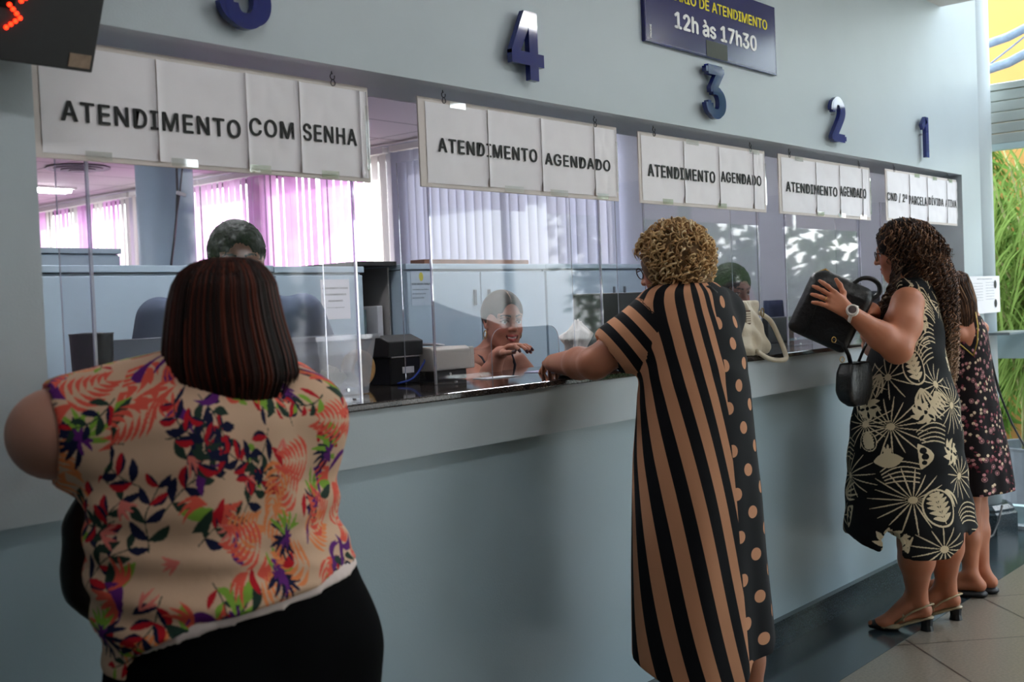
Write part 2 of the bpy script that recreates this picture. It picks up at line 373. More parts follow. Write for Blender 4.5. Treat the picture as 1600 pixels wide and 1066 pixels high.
# ---- blue numbers on the wall
M_num = mat('gloss_navy_acrylic', srgb(22, 36, 110), .06, 0, .7)
M_numside = mat('navy_edge', srgb(16, 18, 48), .4)
for ch, pc, lab in (('5', 388, 'partly visible blue number 5 on the wall above the leftmost sign'), ('4', 825, 'glossy blue number 4 on the wall'), ('3', 1116, 'glossy blue number 3 on the wall just under the blue opening hours board'),
                ('2', 1307, 'glossy blue number 2 on the wall'), ('1', 1443, 'glossy blue number 1 on the wall, farthest right')):
    xc = onY(pc, 120, -.03)[0]; hgt = .20
    me = text_mesh(ch, hgt/.72, (xc, -.026, 2.064), (1, 0, 0), (0, 0, 1), (0, -1, 0), .009, .082 if ch == '1' else .142, .0, 'CENTER', res=12, heavy=.042)
    if ch == '1':
        m1 = MB(); m1.obox((xc+.015, -.026, 2.164), .019, .009, .10); m1.obox((xc-.018, -.0262, 2.232), .032, .0088, .017, Matrix.Rotation(radians(-40), 3, 'Y')); me = m1.mesh('n')
    if ch == '4':
        m1 = MB(); y0, y1 = -.035, -.017
        def pr4(q, dy=0.):
            n = len(q); m1.add([(xc+x, y0-dy, 2.064+z) for x, z in q]+[(xc+x, y1-dy, 2.064+z) for x, z in q], [tuple(range(n)), tuple(range(2*n-1, n-1, -1))]+[(i, (i+1) % n, (i+1) % n+n, i+n) for i in range(n)])
        pr4([(.006, 0), (.046, 0), (.046, .2), (.006, .2)]); pr4([(-.075, .042), (.072, .042), (.072, .080), (-.075, .080)], .0004); pr4([(-.075, .080), (-.075, .070), (-.034, .070), (-.034, .080), (.030, .2), (-.014, .2)], .0008); me = m1.mesh('n')
    o = link('wall_number', me, M_num)
    tag(o, lab, 'number', 'blue window numbers on the wall')
    s = MB(); s.tube([(xc, .0, 2.18), (xc, -.018, 2.18)], .004, 8); s.build('spacer', M_metal, o)

# ---- opening hours board
x0, x1, z0, z1 = 3.285, 4.221, 2.278, 2.548
root = empty('opening_hours_board', (x0, -.01, z0), 'navy board reading HORÁRIO DE ATENDIMENTO 12h às 17h30 on the wall', 'sign')
M_navy = mat('navy_vinyl', srgb(26, 28, 92), .18, 0, .5); M_yl = mat('yellow_vinyl', srgb(238, 220, 30), .5); M_wh = mat('white_vinyl', srgb(240, 240, 240), .5)
b = MB(); b.box(x0, x1, -.016, -.001, z0, z1); b.build('board', M_navy, root, bevel=.002)
b = MB(); e = .006
b.box(x0+e, x1-e, -.0166, -.016, z0+e, z0+e+.0015).box(x0+e, x0+e+.0015, -.0166, -.016, z0+e, z1-e).box(x1-e-.0015, x1-e, -.0166, -.016, z0+e, z1-e); b.build('border_line', mat('grey_line', srgb(120, 120, 150), .5), root)
def wtext(txt, pa, pb, pyT, pyB, m, bold=.02, name='lettering', Y=-.0168):
    p = onY(pa, pyB, Y); q = onY(pa, pyT, Y); e = onY(pb, pyB, Y); cap = q[2]-p[2]
    return link(name, text_mesh(txt, cap/.7, (p[0], Y, p[2]), (1, 0, 0), (0, 0, 1), (0, -1, 0), .0004, e[0]-p[0], bold*cap/.7), m, root)
def btext(txt, xa, xb, za, zb, m, bold=.02, Y=-.0168, name='lettering'):
    cap = zb-za
    return link(name, text_mesh(txt, cap/.7, (xa, Y, za), (1, 0, 0), (0, 0, 1), (0, -1, 0), .0004, xb-xa, .0, spacing=1.02, heavy=bold*.75), m, root)
btext('HORÁRIO DE ATENDIMENTO', 3.36, 4.15, 2.447, 2.487, M_yl, .03)
btext('12h às 17h30', 3.47, 4.06, 2.352, 2.412, M_wh, .045)
me = text_mesh('INCOM', .014, (x0+.028, -.0168, z0+.06), (0, 0, -1), (1, 0, 0), (0, -1, 0), .0003, .045, .0006)
link('lettering', me, M_wh, root)
b = MB(); b.box(3.68, 3.83, -.0172, -.0166, z0+.003, z0+.062); b.build('masking_patch', mat('olive_tape', srgb(60, 66, 58), .6), root)

# ---- ticket display near the left pier
root = empty('ticket_display', (1.0, -.14, 1.90), 'black ticket number display with red light dots at top left corner', 'display')
Mx = Matrix.Rotation(radians(24), 3, 'X')
dc = Vector((.952, -.16, 2.068))
def dloc(u, v, w): return dc + Mx @ Vector((u, w, v))
HX, HZ = .245, .185
b = MB(); b.obox(dc, HX, .03, HZ, Mx); b.build('housing', mat('charcoal_powder_coat', srgb(46, 48, 50), .55, var=.05, vscale=40, bump=.1, bscale=500), root, bevel=.003)
b = MB(); b.obox(dloc(-.0695, .035, -.0305), .145, .0012, .125, Mx); b.build('screen', mat('black_filter', srgb(5, 3, 4), .15), root)
M_led = mat_emit('red_led', srgb(255, 36, 10), 2.2)
b = MB()
dots = []
def on_panel(px, py):
    r = Vector(ray(px, py)); nn = Mx @ Vector((0, 1, 0)); o = dc+Mx @ Vector((0, -.0325, 0)); q = Vector(CAM)+r*((o-Vector(CAM)).dot(nn)/r.dot(nn))-dc; return q.dot(Mx @ Vector((1, 0, 0))), q.dot(Mx @ Vector((0, 0, 1)))
a0 = on_panel(31, 28); sx = .0085
for (ox, oz) in ((0, 0), (on_panel(52, 3)[0]-a0[0], on_panel(44, -15)[1]-a0[1]), (-.105, .0), (-.105, on_panel(44, -15)[1]-a0[1])):
    for k in range(-3, 4): dots.append((a0[0]+ox-abs(k)*.0075, a0[1]+oz+k*.0068))
sc0 = on_panel(52, 50)
for (u, v) in dots:
    c = dloc(u-.0, v, -.0325); b.tube([c, c+Mx @ Vector((0, -.002, 0))], .0040, 10)
b.build('led_dots', M_led, root)
lm = text_mesh('3333-6378', .02, dloc(.115, .075, -.031), Mx @ Vector((1, 0, 0)), Mx @ Vector((0, 0, 1)), Mx @ Vector((0, -1, 0)), .0003, .11, .0003)
link('lettering', lm, mat('dull_gold', srgb(120, 105, 80), .5), root)
b = MB(); b.obox(dloc(.215, -.165, -.031), .022, .0008, .013, Mx); b.build('sticker', mat('worn_label', srgb(150, 130, 112), .7, var=.2, vscale=60), root)
b = MB(); b.box(.98, 1.02, -.14, 0, 2.06, 2.10); b.build('bracket', M_dark, root)

# ---- acrylic guards
M_acr = mat_acrylic('clear_acrylic', (.965, .97, .985), .012, 1.05, .010)
M_edge = mat_acrylic('acrylic_edge', (.80, .78, .92), .25, 1.2, .30)
def guard(x0, x1, Y, label, top=1.86, slot=True):
    g = empty('counter_screen', ((x0+x1)/2, Y, ZT), label, 'screen', 'clear acrylic screens standing on the counter')
    t = .004; dY = .13; zt = top
    m = MB(); s0 = x0+(x1-x0)*.30; s1 = x0+(x1-x0)*.70; zs = ZT+.16; r = .05
    out = [(x0, ZT+.002), (s0, ZT+.002)]+[(s0+r-r*cos(a), zs-r+r*sin(a)) for a in [pi/2*k/6 for k in range(7)]]+[(s1-r+r*sin(a), zs-r+r*cos(a)) for a in [pi/2*k/6 for k in range(7)]]+[(s1, ZT+.002), (x1, ZT+.002), (x1, zt), (x0, zt)]
    n = len(out); vs = [(x, Y, z) for x, z in out]+[(x, Y+t, z) for x, z in out]
    m.add(vs, [tuple(range(n)), tuple(range(2*n-1, n-1, -1))]); m.cur = 1; m.add(vs, [(i, (i+1) % n, (i+1) % n+n, i+n) for i in range(n)])
    m.build('front_panel', [M_acr, M_edge], g)
    for sx, xx in ((-1, x0), (1, x1-t)):
        w = MB(); w.box(xx, xx+t, Y+t+.001, Y+dY, ZT+.002, zt); w.build('side_wing', M_acr, g)
        w = MB(); w.box(xx-.001, xx+t+.001, Y-.002, Y+t+.0005, ZT+.001, zt+.001); w.box(xx+.0005, xx+t-.0005, Y+dY, Y+dY+.0015, ZT+.001, zt); w.build('edge_strip', M_edge, g)
        f = MB(); fx = xx+(.012 if sx < 0 else -.095); f.box(fx, fx+.09, Y-.05, Y-.001, ZT+.0005, ZT+.005).box(fx, fx+.09, Y-.006, Y-.002, ZT+.005, ZT+.05)
        ff = f.build('foot', M_acr, g)
        sc = MB(); sc.tube([(fx+.045, Y-.009, ZT+.03), (fx+.045, Y-.006, ZT+.03)], .005, 10); sc.build('screw', M_metal, ff, smooth=False)
        sc = MB(); sc.tube([(fx+.045, Y-.03, ZT+.005), (fx+.045, Y-.03, ZT+.009)], .005, 10); sc.build('screw', M_metal, ff, smooth=False)
    return g
guard(1.285, 2.035, .085, 'clear acrylic counter screen in front of the auburn haired woman', 1.90)
guard(2.497, 3.37, .265, 'clear acrylic counter screen around the smiling clerk')
guard(3.66, 4.55, .27, 'clear acrylic counter screen behind the blonde woman')
guard(4.785, 5.60, .26, 'clear acrylic counter screen behind the raised black handbag')
guard(5.72, 6.30, .2, 'clear acrylic counter screen farthest right beside the wall end', 1.86)

# ================================================================== THINGS ON THE COUNTER
def rbox(name, c, h, m, parent=None, rz=0., bev=.008, label=None, cat=None):
    b = MB(); b.obox(c, h[0], h[1], h[2], Matrix.Rotation(rz, 3, 'Z')); o = b.build(name, m, parent, bevel=bev); return tag(o, label, cat)
# black cup-shaped bin and navy monitor near the left pier
root = empty('desk_bin', (1.55, .42, ZT), 'black round desk bin at the left end of the counter', 'bin')
b = MB(); c = onZ(86, 612, ZT); c = (1.44, .37, ZT); root.location = c
b.lathe(c, [(.04, 0), (.043, .0), (.05, .20), (.052, .205), (.046, .205), (.040, .02)], 32); b.build('body', M_blk, root, smooth=True)
b = MB(); b.lathe((c[0], c[1], ZT+.2), [(.045, 0), (.045, .004), (.02, .007)], 32); b.build('inner_lid', mat('slate_plastic', srgb(70, 80, 88), .5), root, smooth=True)
c = (1.62, .47, ZT); root = empty('desk_monitor', c, 'small dark navy monitor seen from behind beside the black desk bin', 'monitor')
rbox('screen_housing', (c[0], c[1], ZT+.12), (.105, .012, .065), mat('navy_plastic', srgb(44, 54, 74), .4), root, radians(8), .004)
rbox('side_bezel', (c[0]+.12, c[1]+.012, ZT+.125), (.012, .013, .07), mat('grey_plastic', srgb(70, 70, 74), .5), root, radians(8), .003)
b = MB(); b.box(c[0]-.02, c[0]+.02, c[1]-.005, c[1]+.015, ZT+.008, ZT+.08).box(c[0]-.07, c[0]+.07, c[1]-.05, c[1]+.07, ZT+.0005, ZT+.008); b.build('stand', M_blk, root, bevel=.003)
# white document folder the first customer leans over
c = (1.56, .16, ZT+.03)
root = empty('document_folder', (c[0], c[1], ZT), 'white document folder propped on the counter in front of the auburn haired woman', 'folder')
Mf = Matrix.Rotation(radians(-6), 3, 'Z') @ Matrix.Rotation(radians(38), 3, 'X')
Mf = Matrix.Rotation(radians(-4), 3, 'Z') @ Matrix.Rotation(radians(16), 3, 'X')
b = MB(); b.obox((1.56, .20, ZT+.040), .135, .085, .004, Mf); b.build('cover', M_paper, root, bevel=.002)
b = MB(); b.obox(Vector((1.56, .20, ZT+.040))+Mf @ Vector((0, 0, .005)), .12, .072, .0008, Mf); b.build('inner_sheet', mat('lined_paper', srgb(200, 200, 208), .7), root)
b = MB(); b.obox((1.56, .272, ZT+.030), .1, .004, .0290); b.build('back_flap', M_paper, root)
# clear plastic tub with paper slips
c = np.array([2.115, .305, ZT])
root = empty('plastic_tub', c, 'clear plastic tub with paper slips behind the first acrylic screen', 'tub')
M_tub = mat_acrylic('frosted_plastic', (.92, .92, .95), .06, 1.2, .22)
b = MB(); w0, w1, hh = .085, .105, .155
def ring(w, z, k=.75): return [(c[0]+w*sx, c[1]+w*k*sy, c[2]+z) for sx, sy in ((-1, -1), (1, -1), (1, 1), (-1, 1))]
b.add(ring(w0, .002)+ring(w1, hh), [(0, 1, 2, 3), (0, 1, 5, 4), (1, 2, 6, 5), (2, 3, 7, 6), (3, 0, 4, 7)]); b.build('tub_body', M_tub, root, solid=.002)
b = MB(); b.add(ring(w1+.012, hh)+ring(w1+.012, hh+.012), [(0, 1, 5, 4), (1, 2, 6, 5), (2, 3, 7, 6), (3, 0, 4, 7), (4, 5, 6, 7)]); b.build('lid', M_tub, root, solid=.002)
rr = random.Random(3)
g = 'paper slips in the plastic tub'
for i in range(6):
    b = MB(); Mr = Matrix.Rotation(rr.uniform(-1.1, 1.1), 3, 'Y') @ Matrix.Rotation(rr.uniform(-.4, .4), 3, 'X')
    b.obox(c+np.array([rr.uniform(-.035, .035), rr.uniform(-.03, .03), .032+.006*i]), .024, .0012, .011+.008*(i % 2), Mr)
    tag(b.build('paper_slip', mat('cream_slip', srgb(222, 214, 190), .7)), 'small folded cream paper slip lying inside the clear tub', 'paper slip', g)
# tan tape roll on edge behind the tub
b = MB(); c = (2.335, .43, ZT+.060); n = 40
pts = []
for k in range(n+1): a = 2*pi*k/n; pts.append((c[0]+.062*cos(a), c[1], c[2]+.062*sin(a)))
def rollf(u, v): a = 2*pi*u; q = 2*pi*v; r = .043+.016*cos(q); return (c[0]+r*cos(a), c[1]+.024*sin(q), c[2]+r*sin(a))
b.grid(rollf, 40, 12); tag(b.build('tape_roll', mat('tan_tape', srgb(196, 152, 96), .45, var=.1, vscale=20), smooth=True), 'tan roll of packing tape standing behind the clear tub', 'tape roll')
# black receipt printer with white label and blue cable
c = (2.515, .49, ZT); root = empty('receipt_printer', c, 'black receipt printer with a white label behind the first screen edge', 'printer')
def prism(name, prof, x0, x1, m, par, rz=0, org=c, bev=.004):
    b = MB(); Mz = Matrix.Rotation(rz, 3, 'Z'); n = len(prof)
    vs = [Vector(org)+Mz @ Vector((x, y, z)) for x in (x0, x1) for y, z in prof]
    b.add(vs, [tuple(range(n-1, -1, -1)), tuple(range(n, 2*n))]+[(i, (i+1) % n, (i+1) % n+n, i+n) for i in range(n)]); return b.build(name, m, par, bevel=bev)
prism('body', [(-.08, .001), (.06, .001), (.06, .085), (-.085, .085)], -.07, .06, M_blk, root)
prism('lid', [(-.088, .088), (.06, .088), (.06, .15), (-.04, .155), (-.092, .135)], -.08, .07, M_blks, root)
b = MB(); b.box(c[0]-.02, c[0]+.03, c[1]-.0855, c[1]-.0845, ZT+.035, ZT+.055); b.build('label', M_paper, root)
b = MB(); b.box(c[0]-.07, c[0]+.06, c[1]-.091, c[1]-.087, ZT+.0852, ZT+.089); b.build('paper_slot', M_metal, root)
b = MB(); b.tube(sm([(2.583, .46, ZT+.07), (2.59, .405, ZT+.075), (2.57, .392, ZT+.055), (2.52, .388, ZT+.018), (2.46, .392, ZT+.006)]), .0035, 8)
tag(b.build('network_cable', mat('blue_cable', srgb(36, 66, 160), .4), smooth=True), 'bright blue cable leaning across the black receipt printer', 'cable')
b = MB()
for k in range(3):
    pts = [(2.60+.012*sin(t*1.3+k*2)+.003*k, .43+.02*cos(t*1.7+k), ZT+.006+.028*abs(sin(t*.9+k))) for t in [i*.35 for i in range(16)]]; b.tube(pts, .0028, 7)
tag(b.build('cable_bundle', M_blk, smooth=True), 'tangle of thin black cables beside the black receipt printer', 'cable')
# cream laser printer
c = (2.70, .455, ZT); root = empty('desk_printer', c, 'cream desk printer with paper on top, left of the smiling clerk', 'printer')
M_cream = mat('cream_plastic', srgb(196, 190, 182), .5)
prism('body', [(-.1, .035), (.10, .035), (.10, .105), (-.085, .11), (-.10, .10)], -.115, .055, M_cream, root, org=c)
prism('base', [(-.085, .001), (.085, .001), (.085, .034), (-.085, .034)], -.10, .05, M_blk, root, org=c)
prism('side_cover', [(-.095, .035), (.1, .035), (.1, .10), (-.095, .105)], .057, .080, M_cream, root, org=c)
b = MB(); b.obox((c[0]-.07, c[1]-.02, ZT+.118), .04, .05, .002, Matrix.Rotation(.3, 3, 'Z') @ Matrix.Rotation(.1, 3, 'Y')); tag(b.build('paper_sheet', M_paper), 'loose white sheet lying on top of the cream printer', 'paper')
# papers by the clerk
for i, (px, py, rz, lab) in enumerate(((848, 580, .2, 'thin lavender paper slip lying on the counter before the clerk'), (775, 590, -.1, 'flat white form lying on the counter below the clerk'))):
    p = onZ(px, py, ZT+.001); b = MB(); b.obox((p[0], p[1], ZT+.0015), .07, .035, .0008, Matrix.Rotation(rz, 3, 'Z'))
    tag(b.build('paper_form', mat('lavender_paper' if i == 0 else 'form_paper', srgb(190, 186, 220) if i == 0 else srgb(214, 214, 222), .7)), lab, 'paper')
# dark wallet and pen by the blonde woman's elbow
c = onZ(893, 585, ZT); root = empty('wallet', (c[0], c[1], ZT), 'black wallet with folded paper beside the blonde woman\'s elbow', 'wallet')
b = MB(); b.lathe((c[0], c[1], ZT), [(.0, .0), (.045, .002), (.052, .012), (.045, .024), (.0, .028)], 24, 1.1, .7); b.build('pouch', M_blks, root, smooth=True)
b = MB(); b.obox((c[0]+.015, c[1], ZT+.034), .05, .03, .0012, Matrix.Rotation(.5, 3, 'Z') @ Matrix.Rotation(.16, 3, 'Y')); b.build('folded_paper', M_paper, root)
# crumpled paper bag
c = (3.455, .46, ZT)
root_c = Vector(c)
rr = random.Random(8)
def bagf(u, v):
    a = 2*pi*u; r = .052+.012*sin(3*v*pi+.5)+.010*sin(5*a+3*v)+.006*sin(11*a-7*v)+.012*v
    if v > .8: r *= 1-.55*(v-.8)/.2
    z = .150*v+.016*sin(2*a)*v+.006*sin(9*a)*v
    return (c[0]+r*1.05*cos(a)+.02*v, c[1]+r*.6*sin(a), c[2]+.001+z)
b = MB(); b.grid(bagf, 64, 24); b.add([bagf(k/64, 0) for k in range(64)], [tuple(range(64))]); b.add([bagf(k/64, 1) for k in range(64)], [tuple(range(64))])
tag(b.build('paper_bag', mat('crumpled_white_paper', srgb(205, 192, 184), .7, var=.06, vscale=15, bump=.6, bscale=40), smooth=False), 'crumpled off-white paper bag standing on the counter right of the clerk', 'bag')
# black monitor behind the paper bag
c = onY(950, 500, .54); root = empty('desk_monitor', (c[0], c[1], ZT), 'large black monitor seen from behind, left of the blonde woman', 'monitor')
x0 = onY(900, 480, .53)[0]; x1 = onY(1010, 480, .53)[0]; zt = onY(950, 458, .53)[2]
rbox('screen_housing', ((x0+x1)/2, .53, (zt+ZT+.05)/2), ((x1-x0)/2, .015, (zt-ZT-.05)/2), M_blk, root, 0, .006)
b = MB(); b.box((x0+x1)/2-.03, (x0+x1)/2+.03, .546, .558, ZT+.01, zt-.08).box((x0+x1)/2-.1, (x0+x1)/2+.1, .515, .56, ZT+.0005, ZT+.010); b.build('stand', M_blk, root, bevel=.003)
# low black equipment in the right windows
for (pl, pr, pt, Y, lab) in ((1188, 1229, 496, .55, 'low black card terminal box between the third and fourth screens'), (1352, 1366, 455, .5, 'slim dark pen stand right of the raised handbag')):
    x0 = onY(pl, 500, Y)[0]; x1 = onY(pr, 500, Y)[0]; zt = onY((pl+pr)/2, pt, Y)[2]
    tag(rbox('equipment_box', ((x0+x1)/2, Y, (zt+ZT)/2+.0005), ((x1-x0)/2, .04, (zt-ZT)/2), M_blk, None, 0, .005), lab, 'equipment')

# ================================================================== OFFICE BEHIND
M_cab = mat('pale_blue_steel', srgb(168, 186, 200), .4, .1, .5, .03, 3)
M_cabd = mat('dark_gap', srgb(40, 44, 52), .7)
YC = 1.8
def cabinet(x0, x1, zt, label, n=2, d=.45, Y=YC, m=None, handle=True):
    m = m or M_cab
    root = empty('steel_cabinet', ((x0+x1)/2, Y+d/2, 0), label, 'cabinet', 'pale blue steel cabinets in the office')
    b = MB(); b.box(x0, x1, Y+.02, Y+d, .03, zt-.03).box(x0-.005, x1+.005, Y-.004, Y+d, zt-.028, zt).box(x0+.02, x1-.02, Y+.03, Y+d-.02, 0, .03); b.build('body', m, root, bevel=.003)
    for i in range(n):
        a = x0+(x1-x0)*i/n+.004; c = x0+(x1-x0)*(i+1)/n-.004
        dd = MB(); dd.box(a, c, Y, Y+.019, .05, zt-.04); do = dd.build('door', m, root, bevel=.003)
        if handle:
            hx = c-.05 if i % 2 == 0 else a+.05
            h = MB(); h.box(hx-.006, hx+.006, Y-.014, Y-.001, 1.42, 1.50); h.build('handle', mat('handle_grey', srgb(110, 116, 124), .4, .6), do, bevel=.002)
    return root
cabinet(2.02, 3.10, 1.622, 'pale blue steel cabinet behind the auburn haired woman, left of the joint', 1, handle=False)
cabinet(3.115, 3.62, 1.618, 'pale blue steel cabinet carrying the printed notice beside the first screen', 1, handle=False)
cabinet(3.90, 4.965, 1.632, 'pale blue steel cabinet with yellow emblem notice behind the smiling clerk', 2)
cabinet(4.975, 6.35, 1.634, 'pale blue steel cabinet behind the black monitor, farthest right', 2)
cabinet(2.3, 3.35, 1.80, 'taller pale blue cabinet showing over the partition at far left', 1, .45, 3.4, handle=False)
# open shelf unit in the gap
root = empty('shelf_unit', (3.77, YC+.3, 0), 'narrow grey shelf unit in the gap between the cabinets', 'shelf')
b = MB(); b.box(3.64, 3.65, YC+.1, YC+.5, 0, 1.62).box(3.87, 3.88, YC+.1, YC+.5, 0, 1.62).box(3.65, 3.87, YC+.48, YC+.5, 0, 1.62); b.build('side_panels', mat('warm_grey', srgb(150, 146, 144), .6), root)
b = MB(); b.box(3.635, 3.885, YC+.05, YC+.52, 1.625, 1.645); b.build('top_board', M_blks, root)
b = MB()
for z in (.3, .75, 1.15): b.box(3.65, 3.87, YC+.11, YC+.48, z, z+.015)
b.build('shelf_boards', mat('warm_grey', srgb(150, 146, 144), .6), root)
tag(rbox('ring_binder', (3.83, YC+.17, 1.165+.14), (.018, .05, .13), M_paper, None, 0, .003), 'white ring binder standing in the narrow grey shelf unit', 'binder')
tag(rbox('ring_binder', (3.71, YC+.2, 1.165+.13), (.03, .08, .125), mat('teal_card', srgb(86, 104, 108), .6, var=.2, vscale=20), None, 0, .003), 'teal mottled ring binder standing in the narrow grey shelf unit', 'binder')
b = MB(); x0 = onY(652, 407, 1.95)[0]; x1 = onY(815, 407, 1.95)[0]; b.box(x0, x1, 1.9, 2.0, 1.634, 1.66)
tag(b.build('wooden_plank', mat('brown_wood', srgb(120, 82, 64), .5, var=.15, vscale=12)), 'brown wooden plank lying on top of the cabinets', 'plank')
# notices on cabinet doors
def notice(px0, px1, py0, py1, Y, label, rows, logo=None, m=None, grp=None):
    x0 = onY(px0, py0, Y)[0]; x1 = onY(px1, py0, Y)[0]; zt = onY(px0, py0, Y)[2]; zb = onY(px0, py1, Y)[2]; w = x1-x0; h = zt-zb
    root = empty('notice', ((x0+x1)/2, Y, zb), label, 'notice', grp)
    b = MB(); b.box(x0, x1, Y-.0015, Y-.0003, zb, zt); b.build('paper', m or M_paper, root)
    for (txt, fx0, fx1, fz, fh, mm) in rows:
        link('lettering', text_mesh(txt, fh*h/.7, (x0+w*fx0, Y-.002, zb+h*fz), (1, 0, 0), (0, 0, 1), (0, -1, 0), .0002, w*(fx1-fx0), .0), mm, root)
    if logo:
        b = MB(); p = [(x0+w*logo[0]+logo[2]*w*cos(a)*.8, Y-.0022, zb+h*logo[1]+logo[2]*w*sin(a)*1.2) for a in [2*pi*k/20 for k in range(20)]]
        b.add(p, [tuple(range(20))]); b.build('emblem', mat('emblem_yellow', srgb(196, 186, 70), .6), root)
    return root
M_gink = mat('grey_ink', srgb(90, 96, 104), .6)
notice(500, 545, 437, 500, YC-.0005, 'white notice reading NOSSOS TERMINAIS on the cabinet behind the first screen',
       [('NOSSO PERMITE O ACESSO', .06, .94, .76, .045, M_ink), ('A FUNCIONÁRIOS DESTE', .12, .88, .60, .045, M_ink), ('DEPARTAMENTO', .25, .75, .44, .045, M_ink), ('Favor aguardar', .2, .8, .28, .03, M_gink)])
bpy.data.objects['notice']['label'] = 'white printed notice on the cabinet door seen through the first screen'
notice(641, 673, 424, 478, YC-.0005, 'pale notice with yellow oval emblem on the cabinet left of the clerk',
       [('SECRETARIA DE FINANÇAS', .03, .97, .60, .06, M_ink), ('atendimento ao público', .05, .85, .45, .035, M_gink), ('de segunda a sexta', .05, .7, .33, .035, M_gink), ('das 12h às 17h30', .05, .6, .21, .035, M_gink)], (.5, .84, .13), mat('pale_card', srgb(186, 200, 212), .6))
# wall notice spanning wall end and column
xa = onY(1514, 430, -.0215)[0]; xb = onY(1560, 430, -.0215)[0]
root = notice(1514, 1561, 432, 492, -.0215, 'white notice with black circles taped beside the column', 
    [('PREFEITURA MUNICIPAL', .25, .75, .91, .025, M_gink)]+[(t, .12, .42, .80-.075*i, .018, M_gink) for i, t in enumerate(('Certidões', 'Alvará', 'Taxas e ISS', 'Cadastro', 'Protocolo', 'Dívida ativa', 'Guias'))]
    +[(t, .52, .80, .82-.075*i, .018, M_gink) for i, t in enumerate(('Segunda', 'Terça', 'Quarta', 'Quinta', 'Sexta', 'Horário', 'Telefone'))])
x0n, x1n = xa, xb; zt = onY(1514, 432, -.0215)[2]; zb = onY(1514, 492, -.0215)[2]
for fx, fz in ((.86, .77), (.86, .25), (.12, .17)):
    b = MB(); p = [(x0n+(x1n-x0n)*fx+.024*cos(a), -.0242, zb+(zt-zb)*fz+.024*sin(a)) for a in [2*pi*k/24 for k in range(24)]]; b.add(p, [tuple(range(24))]); b.build('printed_circle', M_ink, root)
# shelf at wall end
b = MB(); b.box(6.62, 6.97, -.14, -.001, 1.135, 1.15)
tag(b.build('wall_shelf', mat('grey_slate', srgb(110, 122, 126), .4), bevel=.003), 'small grey ledge fixed beside the column at the counter end', 'shelf')
# office round column with wires
p0 = onY(240, 330, 5.); p1 = onY(302, 330, 5.); cc = ((p0+p1)/2)
b = MB(); b.lathe((cc[0], cc[1]+.1, 0), [(.20, 0), (.20, 2.73)], 40)
o = b.build('column', mat('column_blue', srgb(172, 196, 214), .5)); o.data.polygons.foreach_set('use_smooth', [len(p.vertices) == 4 for p in o.data.polygons]); tag(o, kind='structure')
V3z = np.array([1, 1, 0.]); ctop = np.array([0, 0, 2.728])
root = empty('hanging_wire', (cc[0]-.02, 4.78, 1.5), 'thin dark wires with a white plug hanging by the round office column', 'wire')
b = MB(); q = [onY(276, 250, 4.78)*V3z+ctop, onY(276, 250, 4.78)]+[onY(x, y, 4.78) for x, y in ((276, 262), (277, 300), (276, 335), (273, 370), (268, 410), (265, 440))]; b.tube(q, .008, 6)
q = [onY(x, y, 4.77) for x, y in ((285, 262), (281, 300), (276, 335), (272, 372))]; b.tube(q, .006, 6); b.build('wire', M_dark, root)
b = MB(); q = onY(283, 303, 4.74); b.obox(q, .035, .012, .012, Matrix.Rotation(.25, 3, 'Y')); b.build('plug', M_paper, root, bevel=.004)
# ceiling diffuser + tube lamps
c = onZ(122, 262, 2.725); root = empty('ceiling_diffuser', (c[0], c[1], 2.7), 'round grey air diffuser in the office ceiling above the left sign edge', 'air vent')
for k in range(4): b = MB(); b.lathe((c[0], c[1], 2.716-.008*k), [(.26-.06*k, 0), (.26-.06*k, .006), (.24-.06*k, .010)], 40); b.build('ring', mat('grey_vent', srgb(120, 116, 124) if k % 2 else srgb(60, 56, 66), .5), root)
M_lamp = mat_emit('fluorescent_tube', (.96, .98, 1.), 17.)
for i, (x, y, lab) in enumerate(((5.2, 8.35, 'lit fluorescent fitting in the office ceiling seen below the leftmost sign'), (3.0, 5.6, 'lit fluorescent fitting in the middle of the office ceiling'), (2.4, 1.15, 'unseen fluorescent fitting added above the left half of the counter to brighten the office'), (4.9, 1.15, 'unseen fluorescent fitting added above the right half of the counter to brighten the office'))):  # the two fittings over the counter are added to brighten the cabinets
    root = empty('ceiling_lamp', (x, y, 2.7), lab, 'lamp', 'fluorescent fittings in the office ceiling')
    b = MB(); b.box(x-.62, x+.62, y-.13, y+.13, 2.715, 2.729); b.build('housing', M_white, root)
    b = MB(); b.tube([(x-.6, y-.05, 2.70), (x+.6, y-.05, 2.70)], .014, 12); b.tube([(x-.6, y+.05, 2.70), (x+.6, y+.05, 2.70)], .014, 12); b.build('tube', M_lamp, root, smooth=False)
M_lamph = mat_emit('hall_tube', (.97, .99, 1.), 6.5)
for i, (x, y, lab) in enumerate(((.8, -1.5, 'lit fluorescent fitting on the hall ceiling nearest the ticket display'), (2.9, -1.5, 'lit fluorescent fitting in the middle of the hall ceiling'), (5.0, -1.6, 'lit fluorescent fitting on the hall ceiling near the glazing'))):
    root = empty('ceiling_lamp', (x, y, 2.84), lab, 'lamp', 'fluorescent fittings in the hall ceiling')
    b = MB(); b.box(x-.62, x+.62, y-.13, y+.13, 2.86, 2.874); b.build('housing', M_white, root)
    b = MB(); b.tube([(x-.6, y-.05, 2.845), (x+.6, y-.05, 2.845)], .014, 12); b.tube([(x-.6, y+.05, 2.845), (x+.6, y+.05, 2.845)], .014, 12); b.build('tube', M_lamph, root, smooth=False)
